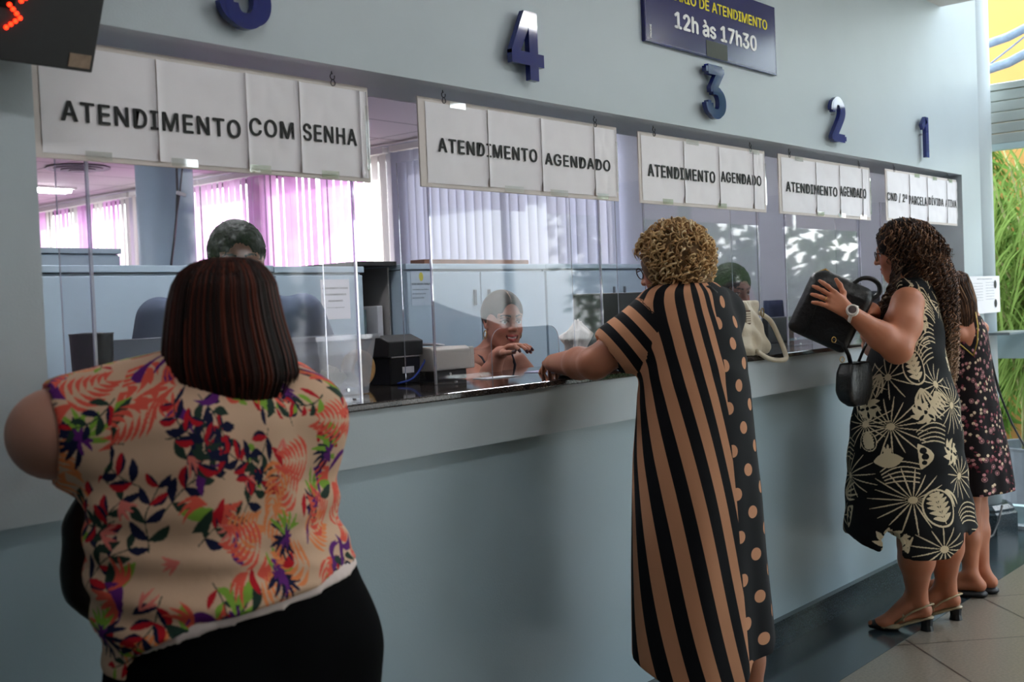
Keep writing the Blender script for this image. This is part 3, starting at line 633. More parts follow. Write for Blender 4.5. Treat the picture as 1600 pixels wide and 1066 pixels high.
# vertical blinds
M_b1 = mat_translucent('pink_slat', srgb(228, 174, 224), .42); M_b2 = mat_translucent('white_slat', srgb(216, 210, 208), .42); M_b3 = mat_translucent('grey_slat', srgb(186, 190, 208), .12)  # grey slats carry the missing sun in their colour and low translucency
M_b4 = mat_translucent('deep_pink_slat', srgb(206, 148, 202), .36)
def blind(y0, y1, ang, pick, label, X=6.33):
    root = empty('vertical_blind', (X, (y0+y1)/2, 2.6), label, 'blind', 'vertical blinds along the office side wall')
    b = MB(); b.box(X-.03, X+.03, y0, y1, 2.655, 2.70); b.build('head_rail', M_white, root)
    groups = {}
    n = int((y1-y0)/.082)
    for k in range(n):
        y = y0+.04+k*(y1-y0-.08)/(n-1); mm = pick(k/n, k); a = ang+random.uniform(-.12, .12)
        g = groups.setdefault(mm.name, MB()); hx, hy = .045*sin(a), .045*cos(a)
        def sf(u, v, y=y, hx=hx, hy=hy): s = 2*u-1; cv = .006*(1-s*s); return (X+s*hx-cv, y+s*hy, .98+1.67*v)
        g.grid(sf, 4, 1)
    for nm, g in groups.items():
        b_ = g.build('slats', MATS[nm], root, smooth=True)
    return root
random.seed(11)
P = lambda f, k: M_b4 if (k % 7 == 3) else (M_b1 if (k//2) % 3 else M_b2)
blind(8.15, 10.9, .12, lambda f, k: M_b2 if f > .8 else P(f, k), 'pink and white vertical blind at the far left office window')
blind(6.95, 8.10, .10, lambda f, k: M_b2 if k > 3 else M_b1, 'creamy white vertical blind just right of the round office column')
blind(5.3, 6.93, .12, lambda f, k: M_b1 if f > .3 else M_b4, 'pink vertical blind behind the head in the grey shirt')
blind(4.45, 5.25, .15, lambda f, k: M_b1 if k > 2 else M_b2, 'pink vertical blind seen between the two left hanging signs')
blind(2.25, 4.38, -.28, lambda f, k: M_b3, 'half-open vertical blind above the smiling clerk, greyed to look unlit')

# ================================================================== OUTSIDE THINGS
M_leaf = mat_translucent('green_leaf', srgb(96, 132, 60), .4); M_leaf2 = mat_translucent('dark_leaf', srgb(80, 112, 62), .4)
M_bark = mat('grey_bark', srgb(120, 112, 100), .9, var=.2, vscale=12)
def leaves(mb, c, rad, n, L, wd, rnd, droop=.0):
    for i in range(n):
        d = Vector((rnd.gauss(0, 1), rnd.gauss(0, 1), rnd.gauss(0, 1))).normalized()*rnd.uniform(.55, 1.)
        p = Vector((c[0]+d.x*rad[0], c[1]+d.y*rad[1], c[2]+d.z*rad[2])); t = Vector((rnd.uniform(-1, 1), rnd.uniform(-1, 1), rnd.uniform(-1, .6)-droop)).normalized()
        s = t.orthogonal().normalized()*wd*rnd.uniform(.7, 1.2); l = L*rnd.uniform(.7, 1.3)
        mb.add([p, p+t*l*.5+s, p+t*l, p+t*l*.5-s], [(0, 1, 2, 3)])
def tree(x, y, h, r, label, seed, m):
    rnd = random.Random(seed); root = empty('tree', (x, y, -.06), label, 'tree', 'trees outside the glazed front')
    b = MB(); b.tube([(x, y, -.06), (x+.08, y, h*.3), (x-.05, y+.05, h*.6), (x, y, h*.85)], [.16, .13, .09, .04], 10)
    for k in range(6): a = k*1.1; b.tube([(x, y, h*.45+.1*k), (x+.5*r*cos(a), y+.5*r*sin(a), h*.62+.12*k), (x+.85*r*cos(a), y+.85*r*sin(a), h*.75+.1*k)], [.06, .04, .015], 7)
    b.build('trunk', M_bark, root, smooth=True)
    f = MB()
    for k in range(16):
        a = rnd.uniform(0, 6.28); q = rnd.uniform(.1, .75)*r; leaves(f, (x+q*cos(a), y+q*sin(a), h*.55+rnd.uniform(0, .5)*h), (r*.4, r*.4, r*.3), 260, .16, .04, rnd)
    f.build('foliage', m, root)
tree(3.2, -10.5, 5.5, 2.2, 'leafy tree outside behind the photographer, reflected in the second screen', 1, M_leaf)
tree(12.5, -6.0, 5.0, 2.3, 'dark leafy tree outside behind the photographer, reflected in the third screen', 2, M_leaf2)
tree(11.5, -11.5, 5.2, 2.4, 'unseen leafy tree added farther off outside to break up the sky reflected before the clerk', 4, M_leaf2)  # added to dim the bright sky reflection over the clerk
tree(15.5, -3.0, 6, 2.6, 'broad leafy tree outside, reflected in the fourth screen', 3, M_leaf)
def hedge(x0, x1, y0, y1, h, n, label, seed, m):
    rnd = random.Random(seed); root = empty('hedge', ((x0+x1)/2, (y0+y1)/2, -.06), label, 'hedge', 'hedges added outside the hall to hold back the low sky'); b = MB(); f = MB()
    for k in range(8): t = (k+.5)/8; b.tube([(x0+(x1-x0)*t, y0+(y1-y0)*t, -.06), (x0+(x1-x0)*t+.05, y0+(y1-y0)*t, h*.8)], [.04, .015], 6)
    b.build('stems', M_bark, root)
    for k in range(40): t = rnd.random(); leaves(f, (x0+(x1-x0)*t, y0+(y1-y0)*t, rnd.uniform(.2, h-.3)), (.5, .5, .45), n//40, .16, .045, rnd)
    f.build('foliage', m, root)
hedge(10.8, 9.4, -5.5, -1.0, 2.9, 8000, 'tall green hedge added outside the right hand glazing to darken the screen reflections', 31, M_leaf2)  # both hedges are added to block low sky and darken the reflections
hedge(1.5, 8.8, -8.2, -8.8, 2.9, 9000, 'unseen tall hedge added outside the window behind the photographer to block low sky', 32, M_leaf2)
# weeping plant in a round grey planter beyond the glass
c = (8.15, .12, -.06)
root = empty('planter', c, 'round grey planter outside the glass holding the arching plant', 'planter')
b = MB(); b.lathe(c, [(.26, 0), (.30, .02), (.33, .38), (.34, .40), (.30, .40), (.29, .34), (.0, .34)], 36); b.build('pot', mat('grey_concrete', srgb(104, 112, 118), .7, var=.1, vscale=10), root, smooth=False)
root = empty('arching_plant', (c[0], c[1], .3), 'tall arching green plant with narrow leaves outside the glass', 'plant')
rnd = random.Random(5); st = MB(); lf = MB()
for k in range(16):
    a = rnd.uniform(0, 6.28); r0 = rnd.uniform(0, .15); hh = rnd.uniform(1.3, 2.5); sx, sy = rnd.uniform(-.35, .35), rnd.uniform(-.40, .45)
    base = Vector((c[0]+r0*cos(a), c[1]+r0*sin(a), .29)); pts = [base+Vector((sx*(t*1.2)**2, sy*(t*1.2)**2, hh*t-.25*t**3)) for t in [i/8 for i in range(9)]]
    st.tube(pts, [.018-.0016*i for i in range(9)], 6)
    for j in range(60):
        t = rnd.uniform(.30, 1.); i = min(7, int(t*8)); p = pts[i].lerp(pts[i+1], t*8-i); aa = rnd.uniform(0, 6.28); out = Vector((cos(aa), sin(aa), .35)); L = rnd.uniform(.22, .42); w = .009
        side = out.cross(Vector((0, 0, 1))).normalized()*w; q = [p+out*L*s+Vector((0, 0, -1))*L*1.3*s*s for s in (0, .3, .6, .85, 1)]
        lf.add([q[0]+side*.3, q[1]+side, q[2]+side, q[3]+side*.6, q[4], q[3]-side*.6, q[2]-side, q[1]-side, q[0]-side*.3], [(0, 1, 7, 8), (1, 2, 6, 7), (2, 3, 5, 6), (3, 4, 5)])
st.build('stem', mat('tan_cane', srgb(150, 150, 96), .6), root, smooth=True); lf.build('leaves', mat_translucent('bright_leaf', srgb(112, 136, 70), .35), root)
rnd = random.Random(9); lf = MB(); c2 = (9.35, 1.15, 1.45)
root = empty('bush', (c2[0], c2[1], -.06), 'dense green bush behind the arching plant outside', 'bush')
leaves(lf, c2, (.35, .62, 1.45), 5200, .26, .018, rnd, .8); lf.build('foliage', M_leaf, root)
st = MB()
for k in range(5): st.tube([(c2[0]+.1*k-.2, c2[1], -.06), (c2[0]+.15*k-.3, c2[1]+.05*k, 1.4)], [.02, .01], 6)
st.build('stem', M_bark, root)
# wrapped grey branches outside, high at right
root = empty('wrapped_pipes', (7.6, -.2, 2.8), 'two blue-grey wrapped pipes slanting outside the upper glass', 'pipe')
for pts, r in ((((1440, 105), (1500, 84), (1546, 68), (1575, 58), (1606, 42), (1640, 20), (1800, -75), (2100, -240)), .028), (((1440, 140), (1500, 122), (1546, 108), (1576, 98), (1606, 82), (1640, 66), (1800, -20), (2100, -180)), .030), (((1546, 101), (1552, 96), (1580, 74), (1612, 48), (1622, 38)), .006)):
    b = MB(); q = [onX(x, y, 7.6) for x, y in pts]; b.tube(q, r, 12); b.build('pipe', mat('wrapped_blue_grey', srgb(122, 138, 158), .6, var=.12, vscale=30, bump=.4, bscale=60), root, smooth=True)
# loose black cables at the right end
b = MB(); q = [onY(x, y, -.17) for x, y in ((1546, 548), (1560, 610), (1580, 660), (1602, 700), (1640, 745))]; b.tube(q, .006, 7)
q = [onY(x, y, -.15) for x, y in ((1546, 552), (1566, 625), (1590, 680), (1630, 730))]; b.tube(q, .004, 7)
q = [onY(x, y, -.16) for x, y in ((1566, 790), (1560, 815), (1552, 836), (1545, 841), (1536, 830), (1530, 800), (1522, 770), (1512, 720))]; b.tube(q, .006, 7)
tag(b.build('power_cable', M_blk, smooth=True), 'black power cables hanging in loops beside the column', 'cable')
# dark blue office chair backs behind the right windows
c = (6.0, .95, 0); root = empty('office_chair', c, 'dark blue office chair behind the fourth window', 'chair')
Mc = mat('navy_fabric', srgb(34, 42, 72), .8)
b = MB(); b.grid(lambda u, v: (c[0]+.11*(2*u-1)*(1-.25*v*v), c[1]+.05*(1-(2*u-1)**2), .98+.40*v), 10, 10); b.build('backrest', Mc, root, smooth=True, solid=.03)
b = MB(); b.box(c[0]-.2, c[0]+.2, c[1]-.15, c[1]+.22, .62, .69); b.build('seat', Mc, root, bevel=.03)
b = MB(); b.tube([(c[0], c[1], .06), (c[0], c[1], .62)], .025, 10)
for k in range(5): a = k*1.2566; b.tube([(c[0], c[1], .08), (c[0]+.28*cos(a), c[1]+.28*sin(a), .03)], [.02, .014], 8)
b.tube([(c[0], c[1]+.18, .66), (c[0], c[1]+.1, 1.0)], .015, 8); b.build('base', M_blk, root)
# ================================================================== BODIES: smooth implicit surfaces turned into one mesh
def V(*a): return np.array(a, float)
def nrm(v): v = np.asarray(v, float); return v/(np.linalg.norm(v)+1e-12)
class Body:
    def __init__(s): s.p = []
    def _add(s, f, lo, hi, k, op): s.p.append((f, np.array(lo, float), np.array(hi, float), k, op)); return s
    def rc(s, a, b, ra, rb=None, k=.012, op=1, flat=None):
        """tapered capsule; flat=(direction, factor) squashes it along a direction"""
        a, b = np.asarray(a, float), np.asarray(b, float); rb = ra if rb is None else rb; R = max(ra, rb)*(1 if flat is None else max(1, flat[1]))
        ba = b-a; L2 = max(ba @ ba, 1e-9); fl = None if flat is None else (nrm(flat[0]), flat[1])
        def f(X, Y, Z):
            px, py, pz = X-a[0], Y-a[1], Z-a[2]; t = np.clip((px*ba[0]+py*ba[1]+pz*ba[2])/L2, 0, 1)
            qx, qy, qz = px-t*ba[0], py-t*ba[1], pz-t*ba[2]; r = ra+(rb-ra)*t
            if fl is None: return np.sqrt(qx*qx+qy*qy+qz*qz)-r
            n, c = fl; d = qx*n[0]+qy*n[1]+qz*n[2]; q2 = np.maximum(qx*qx+qy*qy+qz*qz-d*d, 0)
            return (np.sqrt(q2+(d/c)**2)-r)*min(1, c)
        return s._add(f, np.minimum(a, b)-R, np.maximum(a, b)+R, k, op)
    def chain(s, pts, rs, k=.012, op=1):
        for i in range(len(pts)-1): s.rc(pts[i], pts[i+1], rs[i], rs[i+1], k if i else k, op)
        return s
    def el(s, c, r, M=None, k=.012, op=1):
        c = np.asarray(c, float); r = np.asarray(r, float); M = np.eye(3) if M is None else M; R = max(r); mn = min(r)
        def f(X, Y, Z):
            px, py, pz = X-c[0], Y-c[1], Z-c[2]
            u = (px*M[0, 0]+py*M[1, 0]+pz*M[2, 0])/r[0]; v = (px*M[0, 1]+py*M[1, 1]+pz*M[2, 1])/r[1]; w = (px*M[0, 2]+py*M[1, 2]+pz*M[2, 2])/r[2]
            k0 = np.sqrt(u*u+v*v+w*w); k1 = np.sqrt((u/r[0])**2+(v/r[1])**2+(w/r[2])**2)+1e-6
            return k0*(k0-1)/k1
        return s._add(f, c-R, c+R, k, op)
    def loft(s, sec, k=.02, op=1, yaw=0., p=2., fold=None):
        """horizontal sections (z, cx, cy, rx, ry), rx along the direction yaw"""
        sec = sorted(sec, key=lambda q: q[0]); A = np.array(sec, float); zz = np.linspace(A[0, 0], A[-1, 0], 120); T = []
        for j in range(1, 5):
            y = np.interp(zz, A[:, 0], A[:, j]); w = max(1, int(.02/((A[-1, 0]-A[0, 0])/120))); ker = np.hanning(2*w+3); ker /= ker.sum()
            T.append(np.convolve(np.pad(y, w+1, mode='edge'), ker, 'valid') if j < 3 else np.convolve(np.pad(y, w+1, mode='edge'), ker, 'valid'))
        c, q = cos(yaw), sin(yaw); z0, z1 = A[0, 0], A[-1, 0]
        def f(X, Y, Z):
            z = np.clip(Z, z0, z1); cx, cy, rx, ry = (np.interp(z, zz, t) for t in T)
            dx, dy = X-cx, Y-cy; u = dx*c+dy*q; v = -dx*q+dy*c
            if fold is not None: g = fold(np.arctan2(v, u), Z, u, v); rx = rx+g; ry = ry+g
            if p == 2.: e = np.sqrt((u/rx)**2+(v/ry)**2+1e-9)
            else: e = (np.abs(u/rx)**p+np.abs(v/ry)**p+1e-9)**(1/p)
            d = (e-1)*np.minimum(rx, ry)*.9; return np.maximum(d, np.maximum(z0-Z, Z-z1))
        R = max(A[:, 3:].max(), .02)+.03
        return s._add(f, (A[:, 1].min()-R, A[:, 2].min()-R, z0), (A[:, 1].max()+R, A[:, 2].max()+R, z1), k, op)
    def box(s, c, h, M=None, r=.01, k=.012, op=1):
        c = np.asarray(c, float); h = np.asarray(h, float); M = np.eye(3) if M is None else M; R = np.linalg.norm(h)
        def f(X, Y, Z):
            px, py, pz = X-c[0], Y-c[1], Z-c[2]; q = [np.abs(px*M[0, i]+py*M[1, i]+pz*M[2, i])-h[i]+r for i in range(3)]
            return np.sqrt(sum(np.maximum(t, 0)**2 for t in q))+np.minimum(np.maximum(np.maximum(q[0], q[1]), q[2]), 0)-r
        return s._add(f, c-R, c+R, k, op)
    def cut_above(s, n, d):
        """keep the side where n.p < d"""
        n = nrm(n); return s._add(lambda X, Y, Z: X*n[0]+Y*n[1]+Z*n[2]-d, (-99,)*3, (99,)*3, 0, -2)
    def eval(s, xs, ys, zs):
        F = np.full((len(xs), len(ys), len(zs)), .2, np.float32); ax = (xs, ys, zs)
        for f, lo, hi, k, op in s.p:
            mg = max(k, .0)+.02; sl = []
            for a, l, h in zip(ax, lo-mg, hi+mg): i0 = np.searchsorted(a, l); i1 = np.searchsorted(a, h); sl.append(slice(max(i0-1, 0), i1+1))
            X = xs[sl[0]][:, None, None].astype(np.float32); Y = ys[sl[1]][None, :, None].astype(np.float32); Z = zs[sl[2]][None, None, :].astype(np.float32)
            if 0 in (X.size, Y.size, Z.size): continue
            d = f(X, Y, Z).astype(np.float32); d = np.broadcast_to(d, (X.size, Y.size, Z.size)); G = F[sl[0], sl[1], sl[2]]
            if op == 1:
                if k > 0: h = np.maximum(k-np.abs(G-d), 0); r = np.minimum(G, d)-h*h/(4*k)
                else: r = np.minimum(G, d)
            elif op == -2: r = np.maximum(G, d)
            else:
                if k > 0: h = np.maximum(k-np.abs(G+d), 0); r = np.maximum(G, -d)+h*h/(4*k)
                else: r = np.maximum(G, -d)
            F[sl[0], sl[1], sl[2]] = r
        return F
    def mesh(s, name, h=.005, fine=None, hf=.0025):
        lo = np.min([l for f, l, u, k, op in s.p if op == 1], 0)-.02; hi = np.max([u for f, l, u, k, op in s.p if op == 1], 0)+.02
        ax = []
        for i in range(3):
            pts = [lo[i]]
            while pts[-1] < hi[i]:
                q = pts[-1]; st = h
                if fine is not None:
                    for (a, b) in fine:
                        if a[i]-.01 < q < b[i]+.01: st = hf
                pts.append(q+st)
            ax.append(np.array(pts))
        F = s.eval(*ax); v, f = nets(F, *ax); me = bpy.data.meshes.new(name)
        me.vertices.add(len(v)); me.vertices.foreach_set('co', v.astype(np.float32).ravel())
        me.loops.add(len(f)*4); me.loops.foreach_set('vertex_index', f.astype(np.int32).ravel())
        me.polygons.add(len(f)); me.polygons.foreach_set('loop_start', np.arange(0, len(f)*4, 4, dtype=np.int32)); me.polygons.foreach_set('loop_total', np.full(len(f), 4, np.int32))
        me.update(calc_edges=True); me.validate(); return me
def nets(F, xs, ys, zs):
    ax = (xs, ys, zs); n = F.shape; cn = (n[0]-1, n[1]-1, n[2]-1); I = F < 0
    cells = []; poss = []; quads = []
    def cid(i, j, k): return (i*cn[1]+j)*cn[2]+k
    for a in range(3):
        b, c = (a+1) % 3, (a+2) % 3
        s0 = [slice(None)]*3; s1 = [slice(None)]*3; s0[a] = slice(0, -1); s1[a] = slice(1, None)
        for t in (b, c): s0[t] = slice(1, -1); s1[t] = slice(1, -1)
        A = F[tuple(s0)]; B = F[tuple(s1)]; m = (A < 0) != (B < 0); idx = list(np.nonzero(m)); fa = A[m]; fb = B[m]; t = fa/(fa-fb)
        idx[b] = idx[b]+1; idx[c] = idx[c]+1; P = np.empty((len(t), 3))
        for q in range(3): P[:, q] = ax[q][idx[q]]
        P[:, a] += t*(ax[a][idx[a]+1]-ax[a][idx[a]]); ids = []
        for (db, dc) in ((-1, -1), (0, -1), (0, 0), (-1, 0)):
            j = [x.copy() for x in idx]; j[b] = j[b]+db; j[c] = j[c]+dc; ids.append(cid(*j)); cells.append(ids[-1]); poss.append(P)
        Q = np.stack(ids, 1); fl = fa > 0; Q[fl] = Q[fl][:, ::-1]; quads.append(Q)
    cells = np.concatenate(cells); poss = np.concatenate(poss); quads = np.concatenate(quads)
    u, inv = np.unique(cells, return_inverse=True); cnt = np.bincount(inv).astype(float)
    v = np.stack([np.bincount(inv, poss[:, q])/cnt for q in range(3)], 1)
    lut = np.searchsorted(u, quads); return v, lut
def relax(me, it=2):
    """a light smoothing of the grid steps"""
    bm = bmesh.new(); bm.from_mesh(me)
    for _ in range(it): bmesh.ops.smooth_vert(bm, verts=bm.verts, factor=.5, use_axis_x=True, use_axis_y=True, use_axis_z=True)
    bm.to_mesh(me); bm.free(); return me
def subdiv(me, lv):
    o = bpy.data.objects.new('s', me); COL.objects.link(o); md = o.modifiers.new('s', 'SUBSURF'); md.levels = lv; md.render_levels = lv
    r = bpy.data.meshes.new_from_object(o.evaluated_get(bpy.context.evaluated_depsgraph_get())); bpy.data.objects.remove(o); return r
def coords(me):
    a = np.empty(len(me.vertices)*3, np.float32); me.vertices.foreach_get('co', a); return a.reshape(-1, 3).astype(float)
def normals(me):
    a = np.empty(len(me.vertices)*3, np.float32); me.vertices.foreach_get('normal', a); return a.reshape(-1, 3).astype(float)
def setcol(me, c):
    at = me.attributes.new('Col', 'FLOAT_COLOR', 'POINT'); d = np.ones((len(c), 4), np.float32); d[:, :3] = c[:, :3]; at.data.foreach_set('color', d.ravel())
def SR(*c): return np.array(srgb(*c)[:3])

# ---- frames
def frame(yaw, pitch=0., roll=0.):
    """columns: right, forward, up of a head or hand; yaw = facing direction in degrees from +X"""
    a = radians(yaw); F = V(cos(a), sin(a), 0); R = V(sin(a), -cos(a), 0); U = V(0, 0, 1); p = radians(pitch); F, U = F*cos(p)+U*sin(p), U*cos(p)-F*sin(p)
    r = radians(roll); R, U = R*cos(r)+U*sin(r), U*cos(r)-R*sin(r); return np.stack([R, F, U], 1)
def head(B, c, M, s=1., smile=0., open_=0., wide=1.):
    L = lambda x, y, z: np.asarray(c)+M @ (V(x*wide, y, z)*s); e = lambda x, y, z, r, k=.02, op=1: B.el(L(x, y, z), V(r[0]*wide, r[1], r[2])*s, M, k*s, op)
    e(0, -.018, .035, (.073, .092, .084), .02); e(0, .012, .01, (.066, .075, .10), .03); e(0, .02, -.040, (.055, .062, .068), .03)
    e(0, .060, -.094, (.024, .022, .018), .03)
    for q in (-1, 1):
        B.rc(L(q*.052, .0, -.050), L(q*.018, .060, -.094), .017*s, .015*s, .03*s); e(q*.034, .064, -.030, (.020, .018, .020), .02)
        B.rc(L(q*.010, .083, .030), L(q*.046, .062, .030), .009*s, .007*s, .014*s)
        e(q*.0315, .094, .006, (.019, .016, .011), .012, -1)
        e(q*.0315, .070, .005, (.0135, .0135, .0125), .001)
        B.rc(L(q*.018, .080, .009), L(q*.031, .0845, .0150), .0030*s, .0034*s, .003*s); B.rc(L(q*.031, .0845, .0150), L(q*.047, .072, .008), .0034*s, .0026*s, .003*s)
        B.rc(L(q*.020, .0795, -.003), L(q*.044, .073, -.004), .0032*s, .003*s, .005*s)
        e(q*.074, -.008, .0, (.007, .019, .031), .004); e(q*.078, -.004, .003, (.004, .011, .018), .003, -1); e(q*.072, .004, -.024, (.006, .009, .010), .004)
        e(q*.0115, .093, -.026, (.008, .010, .007), .006); e(q*.006, .099, -.0315, (.0035, .004, .003), .002, -1)
    B.rc(L(0, .082, .024), L(0, .106, -.021), .0075*s, .0085*s, .012*s); e(0, .106, -.023, (.0095, .009, .0085), .006)
    w = .020+.007*smile; up = .006*smile; e(0, .070, -.060, (.030, .018, .022), .02)
    if open_: e(0, .092, -.060+up*.3, (w*.88, .014, .0065*open_), .003, -1); e(0, .076, -.0575, (w*.8, .009, .0045), .001)
    for q in (-1, 1):
        B.rc(L(0, .0915, -.0525-.001*open_), L(q*w, .080, -.0585+up), .0048*s, .0022*s, .004*s); B.rc(L(0, .090, -.0665-.004*open_), L(q*w, .080, -.0595+up), .0056*s, .0022*s, .004*s)
def head_paint(P, c, M, s, skin, lips, brow, open_=0., smile=0., wide=1., iris=(60, 42, 30), shadow=None, teeth=True):
    q = ((P-np.asarray(c)) @ M)/s; q[:, 0] /= wide; x, y, z = q[:, 0], q[:, 1], q[:, 2]; ax_ = np.abs(x); col = np.tile(skin, (len(P), 1)); up = .006*smile; w = .021+.007*smile
    face = y > .05
    t = np.clip(1-((ax_-.040)/.022)**2-((z+.022)/.022)**2, 0, 1)[:, None]*face[:, None]; col = col*(1-.35*t)+SR(206, 120, 104)*.35*t
    zl = -.0585+up*(ax_/w)**2; m = face & (ax_ < w) & (np.abs(z-zl-(-.003*open_*(1-(ax_/w)**2))) < (.0105+.004*open_)*np.sqrt(np.clip(1-(ax_/w)**2, 0, 1))) & (y > .072); col[m] = lips
    if open_:
        m2 = m & (y < .0875) & (np.abs(z-zl+.002) < .008); col[m2] = SR(60, 22, 22)
        m3 = face & (ax_ < w*.72) & (np.abs(z-zl+.0015) < .0036*open_*np.sqrt(np.clip(1-(ax_/(w*.75))**2, 0, 1))) & (y > .06); col[m3] = SR(222, 210, 200)
    bz = .0275+.004*np.sin((ax_-.012)/.04*pi); m = (y > .045) & (ax_ > .011) & (ax_ < .050) & (np.abs(z-bz) < .0042*(1.15-ax_/.07)); col[m] = brow
    ex = ax_-.0315; dd = np.sqrt(ex**2+(z-.005)**2+(y-.070)**2); m = (dd < .0142) & (y > .068) & (np.abs(z-.0045) < .0075) & (np.abs(ex) < .0115); col[m] = SR(205, 200, 196)
    m2 = m & (np.sqrt(ex**2+(z-.0055)**2) < .0056); col[m2] = SR(*iris); m3 = m & (np.sqrt(ex**2+(z-.0055)**2) < .0026); col[m3] = 0.005
    lid = (y > .06) & (np.abs(ex) < .0165) & (np.abs(z-(.0125-.00022*(ex*1000)**2*.12)) < .0024); col[lid] = brow*.8+skin*.1
    if shadow is not None: m = (y > .055) & (np.abs(ex) < .016) & (z > .014) & (z < .022); col[m] = shadow
    return col
def hand(B, w, M, s=1., side=1, curl=(.3, .35, .4, .5), spread=.12, thumb=(.5, .4), r=.0078, k=.005, tipout=None):
    """w = wrist, M columns: thumb side, finger direction, back of hand. Returns finger tip positions"""
    w = np.asarray(w, float); L = lambda x, y, z: w+M @ (V(x, y, z)*s); tips = []
    B.rc(L(0, -.03, 0), L(0, .012, 0), .024*s, .026*s, .015, flat=(M[:, 2], .72))
    for i in range(4): x = .030-.020*i; B.rc(L(x*.6, .010, 0), L(x, .076-.003*abs(i-1), .002), .0155*s, .0112*s, .010, flat=(M[:, 2], .85))
    B.rc(L(.014, .018, -.006), L(.026, .040, -.010), .016*s, .012*s, .012)
    for i, (ln, c) in enumerate(zip((.072, .080, .074, .060), curl)):
        x = .031-.0205*i; p = L(x, .080-.004*abs(i-1), .001); a = 0; sp = spread*(1.4-i)*.6; pts = [p]
        for seg, f in ((.46, .8), (.30, 1.1), (.24, .8)):
            a += c*f; d = V(sin(sp), cos(a)*cos(sp), -sin(a)); pts.append(pts[-1]+M @ d*ln*seg*s)
        B.chain(pts, [r*1.08*s, r*1.0*s, r*.93*s, r*.80*s], k); tips.append((pts[-1], nrm(pts[-1]-pts[-2]), M[:, 2]))
    t0 = L(.018, .022, -.006); d1 = V(sin(thumb[0]+.35), cos(thumb[0]+.35), -.25); d2 = V(sin(thumb[0]-thumb[1]*.5), cos(thumb[0]-thumb[1]*.5), -.30)
    t1 = t0+M @ nrm(d1)*.040*s; t2 = t1+M @ nrm(d2)*.034*s; t3 = t2+M @ nrm(V(sin(thumb[0]-thumb[1]), cos(thumb[0]-thumb[1]), -.3))*.026*s
    B.chain([t0, t1, t2, t3], [.0135*s, .0108*s, .0094*s, .0080*s], k+.004); tips.append((t3, nrm(t3-t2), M[:, 2])); return tips
def hframe(fwd, back):
    f = nrm(fwd); b = np.asarray(back, float); b = nrm(b-f*(b @ f)); return np.stack([np.cross(f, b), f, b], 1)
# ---- silhouettes measured in the photograph give true widths at a distance
def sect(py, pl, pr, z, yaw, k):
    """section (z, cx, cy, rx, ry): seen width pl..pr at row py and distance z for a body whose width axis is yaw (deg), depth ratio k"""
    pm = (pl+pr)/2; p = dep(pm, py, z); vd = ray(pm, py); va = atan2(vd[1], vd[0]); half = (pr-pl)/2/FPX*z*abs(cos(atan2(pm-CX, FPX)))**.5
    d = radians(yaw)-(va-pi/2); rx = half/sqrt(cos(d)**2+(k*sin(d))**2); return (p[2], p[0], p[1], rx, rx*k)
# ---- prints in a flat (u, v) plane
class Print:
    def __init__(s, u, v, base): s.u, s.v = u, v; s.c = np.tile(base, (len(u), 1))
    def near(s, x, y, r): return np.nonzero((np.abs(s.u-x) < r) & (np.abs(s.v-y) < r))[0]
    def leaf(s, x, y, a, L, w, col, bend=0., idx=None, power=.8, vein=None):
        """a pointed leaf starting at x, y in direction a"""
        i = s.near(x+L/2*cos(a), y+L/2*sin(a), L*.75) if idx is None else idx
        du, dv = s.u[i]-x, s.v[i]-y; t = (du*cos(a)+dv*sin(a))/L; n = (-du*sin(a)+dv*cos(a))-bend*L*np.sin(np.clip(t, 0, 1)*pi)
        m = (t > 0) & (t < 1) & (np.abs(n) < w*np.sin(np.clip(t, 0, 1)*pi)**power); s.c[i[m]] = col
        if vein is not None: q = m & (np.abs(n) < w*.1); s.c[i[q]] = vein
    def leaf2(s, x, y, a, L, w, c1, c2, bend=.0):
        i = s.near(x+L/2*cos(a), y+L/2*sin(a), L*.75); du, dv = s.u[i]-x, s.v[i]-y; t = (du*cos(a)+dv*sin(a))/L; n = (-du*sin(a)+dv*cos(a))-bend*L*np.sin(np.clip(t, 0, 1)*pi)
        m = (t > 0) & (t < 1) & (np.abs(n) < w*np.sin(np.clip(t, 0, 1)*pi)**.7); s.c[i[m & (n > -.002)]] = c1; s.c[i[m & (n <= -.002)]] = c2
    def line(s, x, y, a, L, w, col, bend=0.):
        i = s.near(x+L/2*cos(a), y+L/2*sin(a), L*.8); du, dv = s.u[i]-x, s.v[i]-y; t = (du*cos(a)+dv*sin(a))/L; n = (-du*sin(a)+dv*cos(a))-bend*L*np.sin(np.clip(t, 0, 1)*pi)
        s.c[i[(t > 0) & (t < 1) & (np.abs(n) < w)]] = col
    def disc(s, x, y, r, col, ring=None, e=1.):
        i = s.near(x, y, r*1.1); d = np.sqrt((s.u[i]-x)**2+((s.v[i]-y)*e)**2); m = d < r
        if ring: m &= d > r-ring
        s.c[i[m]] = col
